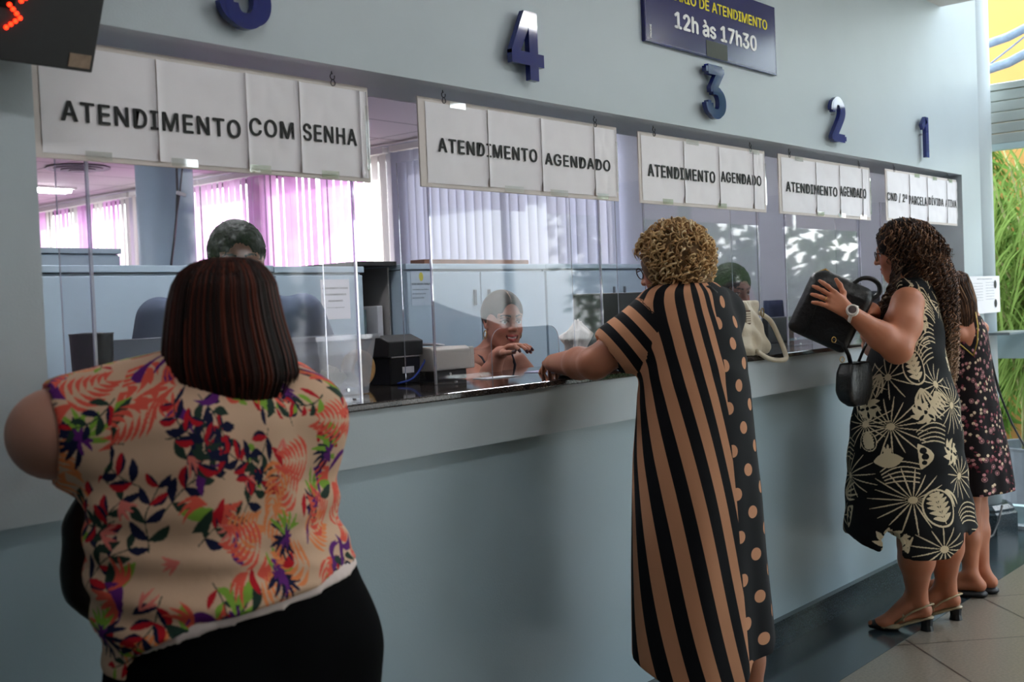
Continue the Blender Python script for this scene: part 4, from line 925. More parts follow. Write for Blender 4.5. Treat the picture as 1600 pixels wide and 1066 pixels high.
# ---- hair strands as tapered tubes gathered in one mesh
def strands(name, paths, radii, cols, parent, material, n=4):
    vs = []; fs = []; cs = []; off = 0
    for pts, r, c in zip(paths, radii, cols):
        P = np.asarray(pts, float); m = len(P); T = np.gradient(P, axis=0); T /= (np.linalg.norm(T, axis=1)[:, None]+1e-9)
        up = V(.31, .52, .79); A = np.cross(T, up); A /= (np.linalg.norm(A, axis=1)[:, None]+1e-9); Bv = np.cross(T, A)
        tt = np.linspace(0, 1, m); rr = r*np.clip(np.minimum(1, (1-tt)*3+.12), 0, 1)
        for k in range(n): pass
        ring = np.stack([P+(A*cos(2*pi*k/n)+Bv*sin(2*pi*k/n))*rr[:, None] for k in range(n)], 1).reshape(-1, 3); vs.append(ring)
        cs.append(np.repeat(np.asarray(c).reshape(-1, 3) if np.ndim(c) == 2 else np.tile(c, (m, 1)), n, 0))
        i = np.arange(m-1)[:, None]*n; k = np.arange(n)[None]; q = np.stack([i+k, i+(k+1) % n, i+n+(k+1) % n, i+n+k], -1).reshape(-1, 4)+off; fs.append(q); off += m*n
    v = np.concatenate(vs); f = np.concatenate(fs); me = bpy.data.meshes.new(name)
    me.vertices.add(len(v)); me.vertices.foreach_set('co', v.astype(np.float32).ravel()); me.loops.add(len(f)*4); me.loops.foreach_set('vertex_index', f.astype(np.int32).ravel())
    me.polygons.add(len(f)); me.polygons.foreach_set('loop_start', np.arange(0, len(f)*4, 4, dtype=np.int32)); me.polygons.foreach_set('loop_total', np.full(len(f), 4, np.int32)); me.update(calc_edges=True)
    setcol(me, np.concatenate(cs)); return me
def join(mes, name):
    bm = bmesh.new()
    for m in mes: bm.from_mesh(m)
    me = bpy.data.meshes.new(name); bm.to_mesh(me); bm.free(); return me
M_skin = mat_attr('skin', .48, .35, .04, 400, sub=.12); M_hair = mat_attr('hair', .55, .2); M_cloth = mat_attr('printed_fabric', .85, .2, .12, 500)
# ================================================================== PEOPLE
def part(name, me, material, root, smooth=True):
    return link(name, me, material, root, smooth)
def person(loc, label): return empty('person', loc, label, 'person')
def shoe_flat(B, heel, toe, w=.042, h=.03, k=.01):
    heel, toe = np.asarray(heel, float), np.asarray(toe, float); B.rc(heel+V(0, 0, h), toe+V(0, 0, h*.8), w, w*.8, k, flat=(V(0, 0, 1), .6)); return B
def arm(B, sh, el, wr, r=(.055, .045, .042, .028), k=.02):
    sh, el, wr = (np.asarray(q, float) for q in (sh, el, wr)); B.chain([sh, sh*.45+el*.55, el], [r[0], r[0]*.9, r[1]], k); B.chain([el, el*.65+wr*.35, wr], [r[1], r[2]*1.05, r[3]], k); return B
def leg(B, hip, knee, ankle, r=(.085, .06, .062, .036), k=.03):
    hip, knee, ankle = (np.asarray(q, float) for q in (hip, knee, ankle)); B.chain([hip, knee], [r[0], r[1]], k); B.chain([knee, knee*.68+ankle*.32, ankle], [r[1], r[2], r[3]], k); return B
def foot(B, ankle, toe, k=.015, h=.0, w=.036):
    a, t = np.asarray(ankle, float), np.asarray(toe, float); d = nrm((t-a)*V(1, 1, 0)); hl = V(a[0], a[1], h+.032)-d*.03; B.rc(a, hl, .034, .032, k); B.rc(hl, V(t[0], t[1], h+.022)-d*.03, .032, w*.78, k, flat=(V(0, 0, 1), .8)); B.rc(V(a[0], a[1], a[2])+d*.01, V(t[0], t[1], h+.022)-d*.03, .028, w*.7, k, flat=(V(0, 0, 1), .75)); return B
class Loft:
    """smooth reading of a list of sections, for hair strands that lie on it"""
    def __init__(s, sec, yaw=0.): s.A = np.array(sorted(sec, key=lambda q: q[0]), float); s.yaw = yaw
    def pt(s, th, z, f=1.):
        c = [np.interp(z, s.A[:, 0], s.A[:, j]) for j in range(1, 5)]; u, v = c[2]*f*np.cos(th), c[3]*f*np.sin(th); return V(c[0]+u*cos(s.yaw)-v*sin(s.yaw), c[1]+u*sin(s.yaw)+v*cos(s.yaw), z)
def curl_path(p0, p1, mid, amp, turns, n, rnd, ph=None, grow=True):
    p0, p1, mid = (np.asarray(q, float) for q in (p0, p1, mid)); t = np.linspace(0, 1, n)[:, None]; c = (1-t)**2*p0+2*t*(1-t)*mid+t*t*p1
    d = nrm(p1-p0); a = nrm(np.cross(d, V(.3, .8, .1))); b = np.cross(d, a); ph = rnd.uniform(0, 6.28) if ph is None else ph; w = 2*pi*turns*t+ph; g = amp*(np.minimum(1, t*3) if grow else 1)
    return c+(a*np.cos(w)+b*np.sin(w))*g

# ------------------------------------------------------------ 1: auburn haired woman in the leaf print shirt
def woman_shirt():
    Z = 2.05; root = person((1.21, -.44, 0), 'auburn haired woman in leaf print shirt leaning on the counter, seen from behind'); skin = SR(186, 136, 118)
    T = [(575, 312, 392), (588, 262, 440), (600, 215, 478), (622, 185, 510), (650, 168, 526), (700, 158, 530), (760, 150, 531), (830, 147, 533), (870, 150, 548), (910, 158, 572), (960, 174, 588), (1010, 186, 594), (1066, 192, 597), (1120, 196, 598)]
    S_ = [sect(a, b, c, Z, 0, .66) for a, b, c in T]
    sh = dep(196, 664, 1.99); elb = dep(84, 678, 1.93); hnd = V(1.34, -.03, 1.224); sh2 = dep(462, 655, 2.10); el2 = V(1.60, -.13, 1.235); hn2 = V(1.50, -.03, 1.222)
    hc = dep(351, 512, 2.03); Mh = frame(82, -14)
    # body
    B = Body(); B.loft([(a, b, c, d*.93, e*.93) for a, b, c, d, e in S_], k=.03); head(B, hc, Mh, .95); B.rc(hc+V(0, -.01, -.03), V(S_[1][1], S_[1][2], S_[1][0]-.03), .062, .075, .04)
    arm(B, sh, elb, hnd, (.092, .072, .055, .034)); arm(B, sh2, el2, hn2, (.085, .06, .052, .034))
    hand(B, hnd, hframe(V(.6, .55, -.06), V(0, 0, 1)), 1., curl=(.3, .35, .4, .5)); hand(B, hn2, hframe(V(-.5, .7, -.05), V(0, 0, 1)), 1., curl=(.3, .35, .4, .5))
    hx, hy = S_[-1][1], S_[-1][2]
    for q, o in ((-1, -.0), (1, .0)): leg(B, V(hx+q*.11, hy, .80), V(hx+q*.11, hy+.02, .46), V(hx+q*.11, hy-.0, .09), (.13, .085, .07, .045)); foot(B, V(hx+q*.11, hy, .09), V(hx+q*.12, hy+.19, .0))
    me = relax(B.mesh('body', .009), 1); P = coords(me); setcol(me, head_paint(P, hc, Mh, .95, skin, SR(150, 70, 66), SR(40, 26, 22))); part('body', me, M_skin, root)
    # shirt
    cam_r = RW[:, 0]; L = lambda P: (P-CAM) @ cam_r
    hem = [(175, 1085), (213, 1070), (217, 1033), (232, 1009), (271, 988), (349, 962), (465, 944), (542, 924), (573, 934), (620, 950)]
    hw = [(float((dep(a, b, 1.89)-CAM) @ cam_r), dep(a, b, 1.89)[2]) for a, b in hem]; hX = [q[0] for q in hw]; hZ = [q[1] for q in hw]
    def fold(off=0., amp=1.):
        def g(th, z, u, v): return off+amp*(.0055*np.sin(z*80+2.5*np.sin(th*2+z*6))*np.clip((1.28-z)*3, 0, 1)+.0045*np.sin(z*150+th*5)*np.clip((1.1-z)*4, 0, 1)*np.cos(th+pi/2)**2+.004*np.sin(th*7+z*10)*.6)
        return g
    def hemcut(dz): return (lambda X, Y, Z_: (np.interp((X-CAM[0])*cam_r[0]+(Y-CAM[1])*cam_r[1]+(Z_-CAM[2])*cam_r[2], hX, hZ)+dz-Z_))
    B = Body(); B.loft(S_, k=.03, fold=fold(.004)); B.rc(sh+V(.02, 0, .01), sh*.30+elb*.70, .104, .098, .05); B.rc(sh2, sh2*.35+el2*.65, .090, .085, .05)
    B.el((S_[1][1], S_[1][2]+.02, S_[1][0]+.01), (.14, .10, .05), k=.04)
    d = nrm(elb-sh); B.rc(sh*.14+elb*.86+d*.05, sh*.14+elb*.86+d*.25, .085, .11, .01, -1)
    d2 = nrm(el2-sh2); B.rc(sh2*.3+el2*.7+d2*.05, sh2*.3+el2*.7+d2*.2, .08, .1, 0, -1)
    B.p.append((hemcut(0.), V(-9, -9, -9), V(9, 9, 1.02), 0, -2))
    # armpit creases
    me = subdiv(relax(B.mesh('shirt', .0075), 1), 2); P = coords(me)
    lat = L(P); c0 = V(S_[5][1], S_[5][2], 0); ang = np.arctan2((P-c0)[:, 0]*RW[0, 0]+(P-c0)[:, 1]*RW[1, 0], -((P-c0)[:, 0]*RW[0, 2]+(P-c0)[:, 1]*RW[1, 2])); u = ang*.235; v = P[:, 2].copy()
    ta = (P-sh) @ d; dist = np.linalg.norm((P-sh)-ta[:, None]*d, axis=1); sl = (ta > -.015) & (dist < .135) & (lat < float(L(sh[None])[0])+.02)
    up = nrm(V(0, 0, 1)-d*d[2]); sd = np.cross(d, up); u = np.where(sl, -.9-ta*1.0, u); v = np.where(sl, .3+np.arctan2((P-sh) @ sd, (P-sh) @ up)*.095, v)
    base = SR(214, 178, 150); pr = Print(u, v, base); rn = random.Random(21)
    navy, green, red, coral, orange, purple, lime, pink = SR(22, 26, 58), SR(38, 58, 48), SR(190, 24, 38), SR(226, 92, 74), SR(232, 138, 84), SR(96, 34, 116), SR(132, 172, 62), SR(224, 120, 110)
    def fan(x, y, a, n, spr, Ls, col, w=.0045): 
        for i in range(n): q = a+spr*(i/(n-1)-.5); pr.leaf(x, y, q, Ls*rn.uniform(.8, 1.1), w, col, rn.uniform(-.12, .12), power=.6)
    def branch(x, y, a, n, Ls, ll, cols, two=False, bend=.12):
        pr.line(x, y, a, Ls, .0011, green, bend)
        for i in range(n):
            t = (i+.6)/n; px_, py_ = x+Ls*t*cos(a)-bend*Ls*sin(pi*t)*sin(a), y+Ls*t*sin(a)+bend*Ls*sin(pi*t)*cos(a)
            for q in (-1, 1):
                l = ll*(1-.35*t); w = l*.20; cc = cols[(i+(q > 0)) % len(cols)]
                if two and rn.random() < .28: pr.leaf2(px_, py_, a+q*.85, l, w*1.15, red, navy, q*.08)
                else: pr.leaf(px_, py_, a+q*(.85-.2*t), l, w, cc, q*.10)
    def flower(x, y): 
        fan(x, y, rn.uniform(0, 6), 9, 3.2, .045, navy, .0042); fan(x, y+.004, rn.uniform(1, 2), 6, 2.2, .055, lime, .004); fan(x, y, rn.uniform(0, 6), 7, 4, .022, purple, .0035)
    def plume(x, y, a, c): 
        for i in range(7): t = i/6; pr.leaf(x+.07*t*cos(a), y+.07*t*sin(a), a+1.0-.5*t, .05*(1-.4*t), .0040, c, .15); pr.leaf(x+.07*t*cos(a), y+.07*t*sin(a), a-1.0+.5*t, .05*(1-.4*t), .0040, c, -.15)
    def ribbon(x, y, a): 
        for i in range(3): pr.leaf(x, y, a+.25*i, .07-.01*i, .0042, purple, .25); pr.leaf(x+.01, y-.012, a+pi*.9-.3*i, .055, .004, coral, -.2)
    kinds = 0
    for gu in (range(-12, 13)):
        for gv in range(0, 16):
            x = gu*.074+(gv % 2)*.037+rn.uniform(-.010, .010); y = .66+gv*.061+rn.uniform(-.012, .012); kinds = [0, 1, 2, 5, 6, 4, 3, 0, 1, 6][(gu*3+gv*7+rn.randint(0, 1)) % 10]; a = rn.uniform(0, 6.28)
            if kinds == 0: branch(x, y, a, 4, .115, .044, [green, navy], True)
            elif kinds == 1: plume(x, y, a, coral); ribbon(x+.03, y-.02, a+2)
            elif kinds == 2: flower(x, y)
            elif kinds == 3: branch(x, y, a, 4, .085, .032, [red, lime, green], False); 
            elif kinds == 4: plume(x, y, a, orange); pr.leaf(x-.02, y+.03, a+1, .045, .008, red, .1)
            elif kinds == 5: branch(x, y, a, 4, .10, .042, [navy, green, navy], True); fan(x-.03, y-.02, a+3, 4, 1.2, .035, pink, .003)
            else: pr.leaf(x, y, a, .06, .011, lime, .1); pr.leaf(x, y, a+.7, .055, .010, green, .1); fan(x+.01, y, a+2.6, 5, 1.3, .05, coral, .005); ribbon(x-.02, y+.02, a+4)
    for gu in range(0, 9):
        for gv in range(0, 12):
            x = -1.36+gu*.072+rn.uniform(-.01, .01); y = .0+gv*.07+rn.uniform(-.01, .01); a = rn.uniform(0, 6.28); q = rn.randint(0, 4)
            if q == 0: branch(x, y, a, 4, .09, .034, [green, navy], True)
            elif q == 1: plume(x, y, a, coral); ribbon(x, y, a+1)
            elif q == 2: plume(x, y, a, orange)
            elif q == 3: flower(x, y)
            else: branch(x, y, a, 3, .08, .032, [lime, red])
    setcol(me, pr.c); part('printed_shirt', me, M_cloth, root)
    # white undershirt edge
    B = Body(); B.loft([(a, b, c, d_-.003, e-.003) for a, b, c, d_, e in S_ if a < 1.15], k=.01); B.p.append((hemcut(-.014), V(-9, -9, -9), V(9, 9, 1.02), 0, -2)); B.cut_above((0, 0, 1), 1.05)
    part('undershirt', relax(B.mesh('u', .008), 1), mat('white_cotton', srgb(222, 205, 200), .9), root)
    # trousers
    B = Body(); S2 = [(a, b, c, d_-.007, e-.007) for a, b, c, d_, e in S_ if a < 1.06]+[(.60, hx, hy, .245, .17), (.66, hx, hy, .255, .175)]
    B.loft(S2, k=.03)
    for q in (-1, 1): B.chain([V(hx+q*.12, hy, .78), V(hx+q*.12, hy+.02, .46), V(hx+q*.115, hy, .10)], [.145, .105, .085], .03)
    part('trousers', relax(B.mesh('t', .01), 1), mat('black_trouser_fabric', srgb(7, 7, 9), .9, 0, .05), root)
    B = Body(); [shoe_flat(B, V(hx+q*.11, hy-.05, .0), V(hx+q*.12, hy+.17, .0)) for q in (-1, 1)]
    B.p = B.p
    for q in (-1, 1): Bq = Body(); shoe_flat(Bq, V(hx+q*.115, hy-.05, 0), V(hx+q*.12, hy+.17, 0), .05, .038); part('shoe', Bq.mesh('s', .007), M_blks, root)
    # hair: straight, to the shoulder blades
    H = [(403, 338, 366), (406, 318, 388), (412, 300, 404), (425, 283, 418), (445, 272, 429), (470, 266, 434), (500, 262, 441), (530, 259, 450), (560, 258, 460), (585, 262, 465), (600, 268, 462)]
    HS = [sect(a, b, c, 2.02, -8, 1.0) for a, b, c in H]; B = Body(); B.loft([(a, b, c, d_*.96, e*.96) for a, b, c, d_, e in HS], k=.02); me = relax(B.mesh('h', .008), 2)
    P = coords(me); setcol(me, np.tile(SR(24, 13, 10), (len(P), 1))); Lf = Loft(HS); rn = random.Random(5); paths = []; rad = []; cl = []
    va = atan2(*ray(350, 500)[:2][::-1])
    for i in range(1300):
        th = rn.uniform(0, 2*pi); zt = HS[0][0] if HS[0][0] > HS[-1][0] else HS[-1][0]; ztop = max(q[0] for q in HS)-.001; zb = min(q[0] for q in HS)
        face = (cos(th-pi/2) > .45); 
        # tips: longest at the middle of the back
        toward = cos(th+pi-va); end = zb-.070*np.clip(1.25*cos(th-(va-pi)+.25)+.1, 0, 1)**2+.012*sin(th*5)+rn.uniform(-.012, .022)
        z = np.linspace(ztop-rn.uniform(0, .02)**1.2, end, 26); f0 = rn.uniform(.97, 1.03); ph = rn.uniform(0, 6.28); P_ = []
        for zz in z:
            w = .012*sin((zt-zz)*9+ph)*(zt-zz)*2; q = Lf.pt(th+w*1.2, max(zz, zb), f0*(1 if zz > zb else 1-.9*(zb-zz)/.06*.35)); q[2] = zz; P_.append(q)
        paths.append(P_); rad.append(rn.uniform(.0011, .0024)); k = rn.random(); base = SR(24, 11, 9) if k < .4 else (SR(46, 19, 13) if k < .8 else SR(88, 36, 20)); cl.append(base)
    hm = join([me, strands('s', paths, rad, cl, None, None, 5)], 'hair'); part('hair', hm, M_hair, root)
    return root
woman_shirt()
# her black tote
def tote():
    root = empty('tote_bag', (1.0, -.14, .8), 'black tote bag hanging at the left hip of the auburn haired woman', 'bag')
    S_ = [sect(a, b, c, 2.16, 0, .36) for a, b, c in ((766, 128, 178), (790, 112, 186), (812, 98, 190), (870, 94, 192), (930, 106, 192), (962, 134, 190), (980, 160, 188))]
    root.location = (S_[0][1], S_[0][2], S_[-1][0]); B = Body(); B.loft(S_, k=.02, p=2.6, fold=lambda th, z, u, v: .004*np.sin(z*40+th*3)); part('bag_body', relax(B.mesh('b', .006), 1), mat('black_leather', srgb(10, 9, 12), .38, 0, .5, bump=.3, bscale=60), root)
    b = MB(); b.tube([dep(128, 782, 2.14), dep(120, 750, 2.1), dep(122, 725, 2.06), dep(140, 712, 2.04), dep(160, 725, 2.08), dep(168, 770, 2.16)], .009, 10); b.build('shoulder_strap', M_blks, root, smooth=True)
    b = MB(); b.tube([dep(140+14*cos(t), 772+14*sin(t), 2.10) for t in [k*.5236 for k in range(13)]], .004, 8); b.build('ring', M_metal, root, smooth=True)
tote()

# ------------------------------------------------------------ 2: blonde woman in the striped dress
def woman_striped():
    Z = 3.42; root = person((2.93, -.34, 0), 'curly blonde woman in long black and tan striped dress at the middle window'); skin = SR(176, 114, 86)
    T = [(447, 1052, 1112), (453, 1030, 1124), (461, 1012, 1134), (478, 1006, 1143), (506, 1001, 1154), (545, 1000, 1164), (582, 999, 1170), (650, 995, 1178), (707, 991, 1184), (777, 990, 1193), (880, 989, 1201), (960, 989, 1209), (1035, 990, 1216), (1066, 990, 1218)]
    S_ = [sect(a, b, c, Z, 0, .68) for a, b, c in T]; cx0, cy0 = S_[6][1], S_[6][2]
    sh = dep(1030, 497, 3.36); elb = onZ(929, 568, 1.228); wr = V(elb[0]+.20, .13, 1.216); sh2 = dep(1125, 490, 3.55); el2 = V(3.20, .03, 1.230); wr2 = V(3.10, .18, 1.216)
    hc = dep(1050, 414, 3.43); Mh = frame(98, -16)
    B = Body(); B.loft([(a, b, c, d*.9, e*.9) for a, b, c, d, e in S_ if a > .74], k=.03); head(B, hc, Mh, .98); B.rc(hc+V(0, -.01, -.04), V(S_[2][1], S_[2][2]+.02, S_[2][0]), .058, .07, .04)
    arm(B, sh, elb, wr, (.062, .045, .045, .03)); arm(B, sh2, el2, wr2, (.06, .044, .044, .03))
    hand(B, wr, hframe(V(.6, .5, -.04), V(0, 0, 1)), .93); hand(B, wr2, hframe(V(-.6, .6, -.04), V(0, 0, 1)), .93)
    hx, hy = S_[-1][1], S_[-1][2]; a2 = dep(1172, 1110, Z)
    leg(B, V(hx+.12, hy, .7), V(a2[0], a2[1]+.02, .44), V(a2[0]+.01, a2[1]+.01, .09), (.09, .062, .058, .038)); foot(B, V(a2[0]+.01, a2[1]+.01, .09), V(a2[0]+.03, a2[1]+.19, 0))
    leg(B, V(hx-.08, hy, .7), V(hx-.06, hy+.02, .44), V(hx-.06, hy+.01, .09), (.09, .062, .058, .038)); foot(B, V(hx-.06, hy+.01, .09), V(hx-.05, hy+.19, 0))
    me = relax(B.mesh('body', .007, [(hc-.13, hc+.13)], .0045), 1); P = coords(me); setcol(me, head_paint(P, hc, Mh, .98, skin, SR(160, 90, 80), SR(90, 70, 54))); part('body', me, M_skin, root)
    for xx, yy in ((a2[0]+.01, a2[1]), (hx-.06, hy)): Bq = Body(); shoe_flat(Bq, V(xx, yy-.03, 0), V(xx+.015, yy+.17, 0), .045, .02); Bq.cut_above((0, 0, 1), .045); part('sandal', Bq.mesh('s', .006), M_blks, root)
    vd = ray(1085, 700); va = atan2(vd[1], vd[0]); rv = V(sin(va), -cos(va), 0); fv = V(cos(va), sin(va), 0)
    def fold(th, z, u, v): dn = np.clip((1.15-z)*1.3, 0, 1); return dn*(.006*np.sin(th*5+z*1.5)+.004*np.sin(th*9+1-z*2))+.002*np.sin(z*60+th*4)*np.clip(1-np.abs(z-1.2)*8, 0, 1)
    B = Body(); B.loft(S_, k=.03, fold=fold); B.el((S_[2][1]-.0, S_[2][2]+.0, S_[2][0]), (.15, .10, .035), k=.04); sc = sh*.36+elb*.64
    B.rc(sh, sc, .080, .078, .05); dd = nrm(elb-sh); B.rc(sc+dd*.05, sc+dd*.22, .062, .09, .012, -1); sc2 = sh2*.36+el2*.64; B.rc(sh2, sc2, .078, .078, .05); d2 = nrm(el2-sh2); B.rc(sc2+d2*.05, sc2+d2*.22, .062, .09, .012, -1)
    cr = RW[:, 0]; h2 = [(float((dep(a, b, Z-.14)-CAM) @ cr), dep(a, b, Z-.14)[2]) for a, b in ((975, 1028), (990, 1034), (1042, 1064), (1168, 1062), (1176, 1038), (1222, 1033))]; hx2 = [q[0] for q in h2]; hz2 = [q[1] for q in h2]
    hem2 = lambda X, Y, Z_: np.interp((X-CAM[0])*cr[0]+(Y-CAM[1])*cr[1]+(Z_-CAM[2])*cr[2], hx2, hz2)-Z_
    # side slit and hollow hem
    B.rc(dep(1040, 915, Z-.15), dep(1052, 1110, Z-.15), .003, .026, .004, -1); B.p.append((hem2, V(-9, -9, -9), V(9, 9, .5), 0, -2)); B.loft([(z-.0, b, c, d-.018, e-.018) for z, b, c, d, e in S_ if z < .42]+[(.25, hx, hy, .18, .13)], 0, -1)
    me = subdiv(relax(B.mesh('dress', .009), 1), 1); P = coords(me); q = P-V(cx0, cy0, 0); ang = np.arctan2(q @ rv, -(q @ fv)); arc = ang*.185; z = P[:, 2]
    seam = .118+.0*(1.4-z); u = arc-.20*(1.36-z)+.012*np.sin(z*5); ta = (P-sh) @ dd; dl = np.linalg.norm((P-sh)-ta[:, None]*dd, axis=1); sl = (ta > .02) & (dl < .10) & ((P @ rv) < (sh @ rv)+.02)
    u = np.where(sl, -.045-ta*1.05-.12*(1.38-z), u); ph = np.mod(u+.30, .062)/.062; blackc, tan_ = SR(17, 17, 22), SR(196, 140, 106)
    uvm = me.attributes.new('stripe_u', 'FLOAT', 'POINT'); uvm.data.foreach_set('value', u.astype(np.float32))
    uv2 = me.attributes.new('dot_u', 'FLOAT', 'POINT'); uv2.data.foreach_set('value', np.where(sl, -1., arc-seam).astype(np.float32))
    part('striped_dress', me, stripe_mat(), root)
    b = MB(); p0 = dep(1108, 449, Z-.08); b.tube([dep(1078, 454, Z-.07), p0, dep(1117, 455, Z-.06), dep(1121, 466, Z-.06)], .006, 8); b.tube([p0, dep(1118, 458, Z-.07), dep(1124, 462, Z-.04)], .007, 8); b.build('neck_tie', M_blks, root, smooth=True)
    # hair: a cloud of loose curls
    Rr = V(.113, .108, .112); cc = hc+V(.0, -.012, .012); B = Body(); B.el(cc, Rr*V(.92, .92, .9), k=0); B.el(cc+Mh[:, 1]*-.035+V(0, 0, -.05), (.085, .075, .075), k=.02); B.rc(cc+Mh[:, 1]*.11+V(0, 0, -.05), cc+Mh[:, 1]*.14+V(0, 0, -.10), .055, .05, .02, -1)
    me = relax(B.mesh('h', .007), 2); setcol(me, np.tile(SR(120, 92, 62), (len(me.vertices), 1))); rn = random.Random(12); paths = []; rad = []; cl = []
    for i in range(1100):
        d = nrm(V(rn.gauss(0, 1), rn.gauss(0, 1), rn.gauss(.15, 1))); fw = d @ Mh[:, 1]
        if fw > .35 and d[2] < .35: continue
        if d[2] < -.55: continue
        p0 = cc+d*Rr*.93; fall = V(0, 0, -1)*rn.uniform(.5, 1.); out = nrm(d+fall*.9+V(rn.uniform(-.5, .5), rn.uniform(-.5, .5), 0)); Lh = rn.uniform(.055, .11); p1 = p0+out*Lh
        rel = p1-cc; m_ = np.linalg.norm(rel/Rr); 
        if m_ > 1.10: p1 = cc+rel/m_*rn.uniform(1.0, 1.12)
        p1[2] = max(p1[2], hc[2]-.098+rn.uniform(0, .02)); mid = (p0+p1)/2+d*.022
        if ((p1-hc) @ Mh[:, 1]) > .075 and p1[2] < hc[2]+.035: continue
        paths.append(curl_path(p0, p1, mid, rn.uniform(.004, .009), rn.uniform(1.0, 2.0), 16, rn)); rad.append(rn.uniform(.0014, .0036)); k = rn.random()
        cl.append(SR(222, 188, 138) if k < .4 else SR(196, 156, 108) if k < .72 else SR(150, 112, 74) if k < .88 else SR(236, 212, 170))
    part('hair', join([me, strands('s', paths, rad, cl, None, None, 4)], 'hair'), M_hair, root)
    b = MB(); L = lambda x, y, z: hc+Mh @ V(x, y, z)
    for q in (-1, 1): b.tube([L(q*.032+.02*cos(t), .094, .004+.017*sin(t)) for t in [k*.5236 for k in range(13)]], .0018, 6); b.tube([L(q*.052, .092, .008), L(q*.074, .0, .012)], .0016, 6)
    b.build('glasses', mat('tortoise', srgb(60, 34, 26), .3), root, smooth=True)
def stripe_mat():
    m = mat('striped_and_dotted_jersey', (.1, .1, .1), .8, 0, .2); N = m.node_tree.nodes; L = m.node_tree.links; P = N['Principled BSDF']
    def math_(op, a, b=None, c=None):
        n = N.new('ShaderNodeMath'); n.operation = op
        for i, v in enumerate((a, b, c)):
            if v is None: continue
            if isinstance(v, (int, float)): n.inputs[i].default_value = v
            else: L.new(v, n.inputs[i])
        return n.outputs[0]
    u = N.new('ShaderNodeAttribute'); u.attribute_name = 'stripe_u'; d = N.new('ShaderNodeAttribute'); d.attribute_name = 'dot_u'; g = N.new('ShaderNodeNewGeometry'); sp = N.new('ShaderNodeSeparateXYZ'); L.new(g.outputs['Position'], sp.inputs[0])
    ph = math_('FRACT', math_('DIVIDE', math_('ADD', u.outputs['Fac'], 5.0), .0605)); st = math_('GREATER_THAN', ph, .5)
    def dots(x0, zo): 
        zz = math_('SUBTRACT', math_('FRACT', math_('DIVIDE', math_('ADD', sp.outputs['Z'], zo), .122)), .5); zz = math_('MULTIPLY', zz, .122); xx = math_('MULTIPLY', math_('SUBTRACT', d.outputs['Fac'], x0), .72)
        return math_('LESS_THAN', math_('ADD', math_('MULTIPLY', xx, xx), math_('MULTIPLY', zz, zz)), .0180**2)
    dd = math_('MAXIMUM', math_('MAXIMUM', dots(.004, 3.0), dots(.082, 3.061)), dots(.165, 3.0)); side = math_('GREATER_THAN', d.outputs['Fac'], 0.)
    mask = math_('ADD', math_('MULTIPLY', side, dd), math_('MULTIPLY', math_('SUBTRACT', 1., side), st)); mx = N.new('ShaderNodeMixRGB'); mx.inputs[1].default_value = srgb(16, 16, 21); mx.inputs[2].default_value = srgb(198, 142, 108)
    L.new(mask, mx.inputs[0]); L.new(mx.outputs[0], P.inputs['Base Color']); return m
woman_striped()
def white_bag():
    p = onZ(1172, 556, ZT); c = V(p[0]+.0, max(p[1], .03)+.02, ZT); root = empty('handbag', tuple(c), 'off-white leather handbag standing on the counter edge beside the striped dress', 'handbag')
    Mw = mat('ivory_leather', srgb(206, 194, 172), .45, 0, .5, .05, 8, .35, 50); B = Body()
    B.loft([(ZT+.001, c[0], c[1], .12, .055), (ZT+.02, c[0], c[1], .135, .06), (ZT+.09, c[0]-.01, c[1], .12, .058), (ZT+.15, c[0]-.02, c[1], .10, .045), (ZT+.19, c[0]-.02, c[1], .10, .035), (ZT+.215, c[0]-.02, c[1], .095, .028)], p=3., fold=lambda th, z, u, v: .005*np.sin(z*70+th*3)+.004*np.sin(th*7+z*30))
    part('bag_body', relax(B.mesh('b', .005), 1), Mw, root)
    x1 = c[0]+.10; b = MB(); b.tube(sm([(x1-.03, c[1]-.03, ZT+.165), (x1+.02, c[1]-.05, ZT+.13), (x1+.05, c[1]-.07, ZT+.06), (x1+.05, c[1]-.09, ZT+.01), (x1+.02, c[1]-.11, ZT-.020), (x1-.03, c[1]-.10, ZT-.022), (x1-.09, c[1]-.09, ZT-.010), (x1-.14, c[1]-.07, ZT+.02)]), .0095, 12); b.build('handle', Mw, root, smooth=True)
    b = MB(); b.tube([(x1-.035+.012*cos(t), c[1]-.045, ZT+.165+.018*sin(t)) for t in [k*.5236 for k in range(13)]], .0025, 8); b.build('buckle', mat('antique_brass', srgb(140, 120, 80), .3, 1.), root, smooth=True)
    b = MB(); b.obox((c[0]-.06, c[1]-.047, ZT+.15), .022, .002, .028); bo = b.build('metal_frame', mat('brown_trim', srgb(96, 70, 52), .5), root)
    b = MB(); [b.obox((c[0]-.06, c[1]-.050, ZT+.132+.009*i), .016, .002, .003) for i in range(5)]; b.build('woven_bars', Mw, bo)
white_bag()

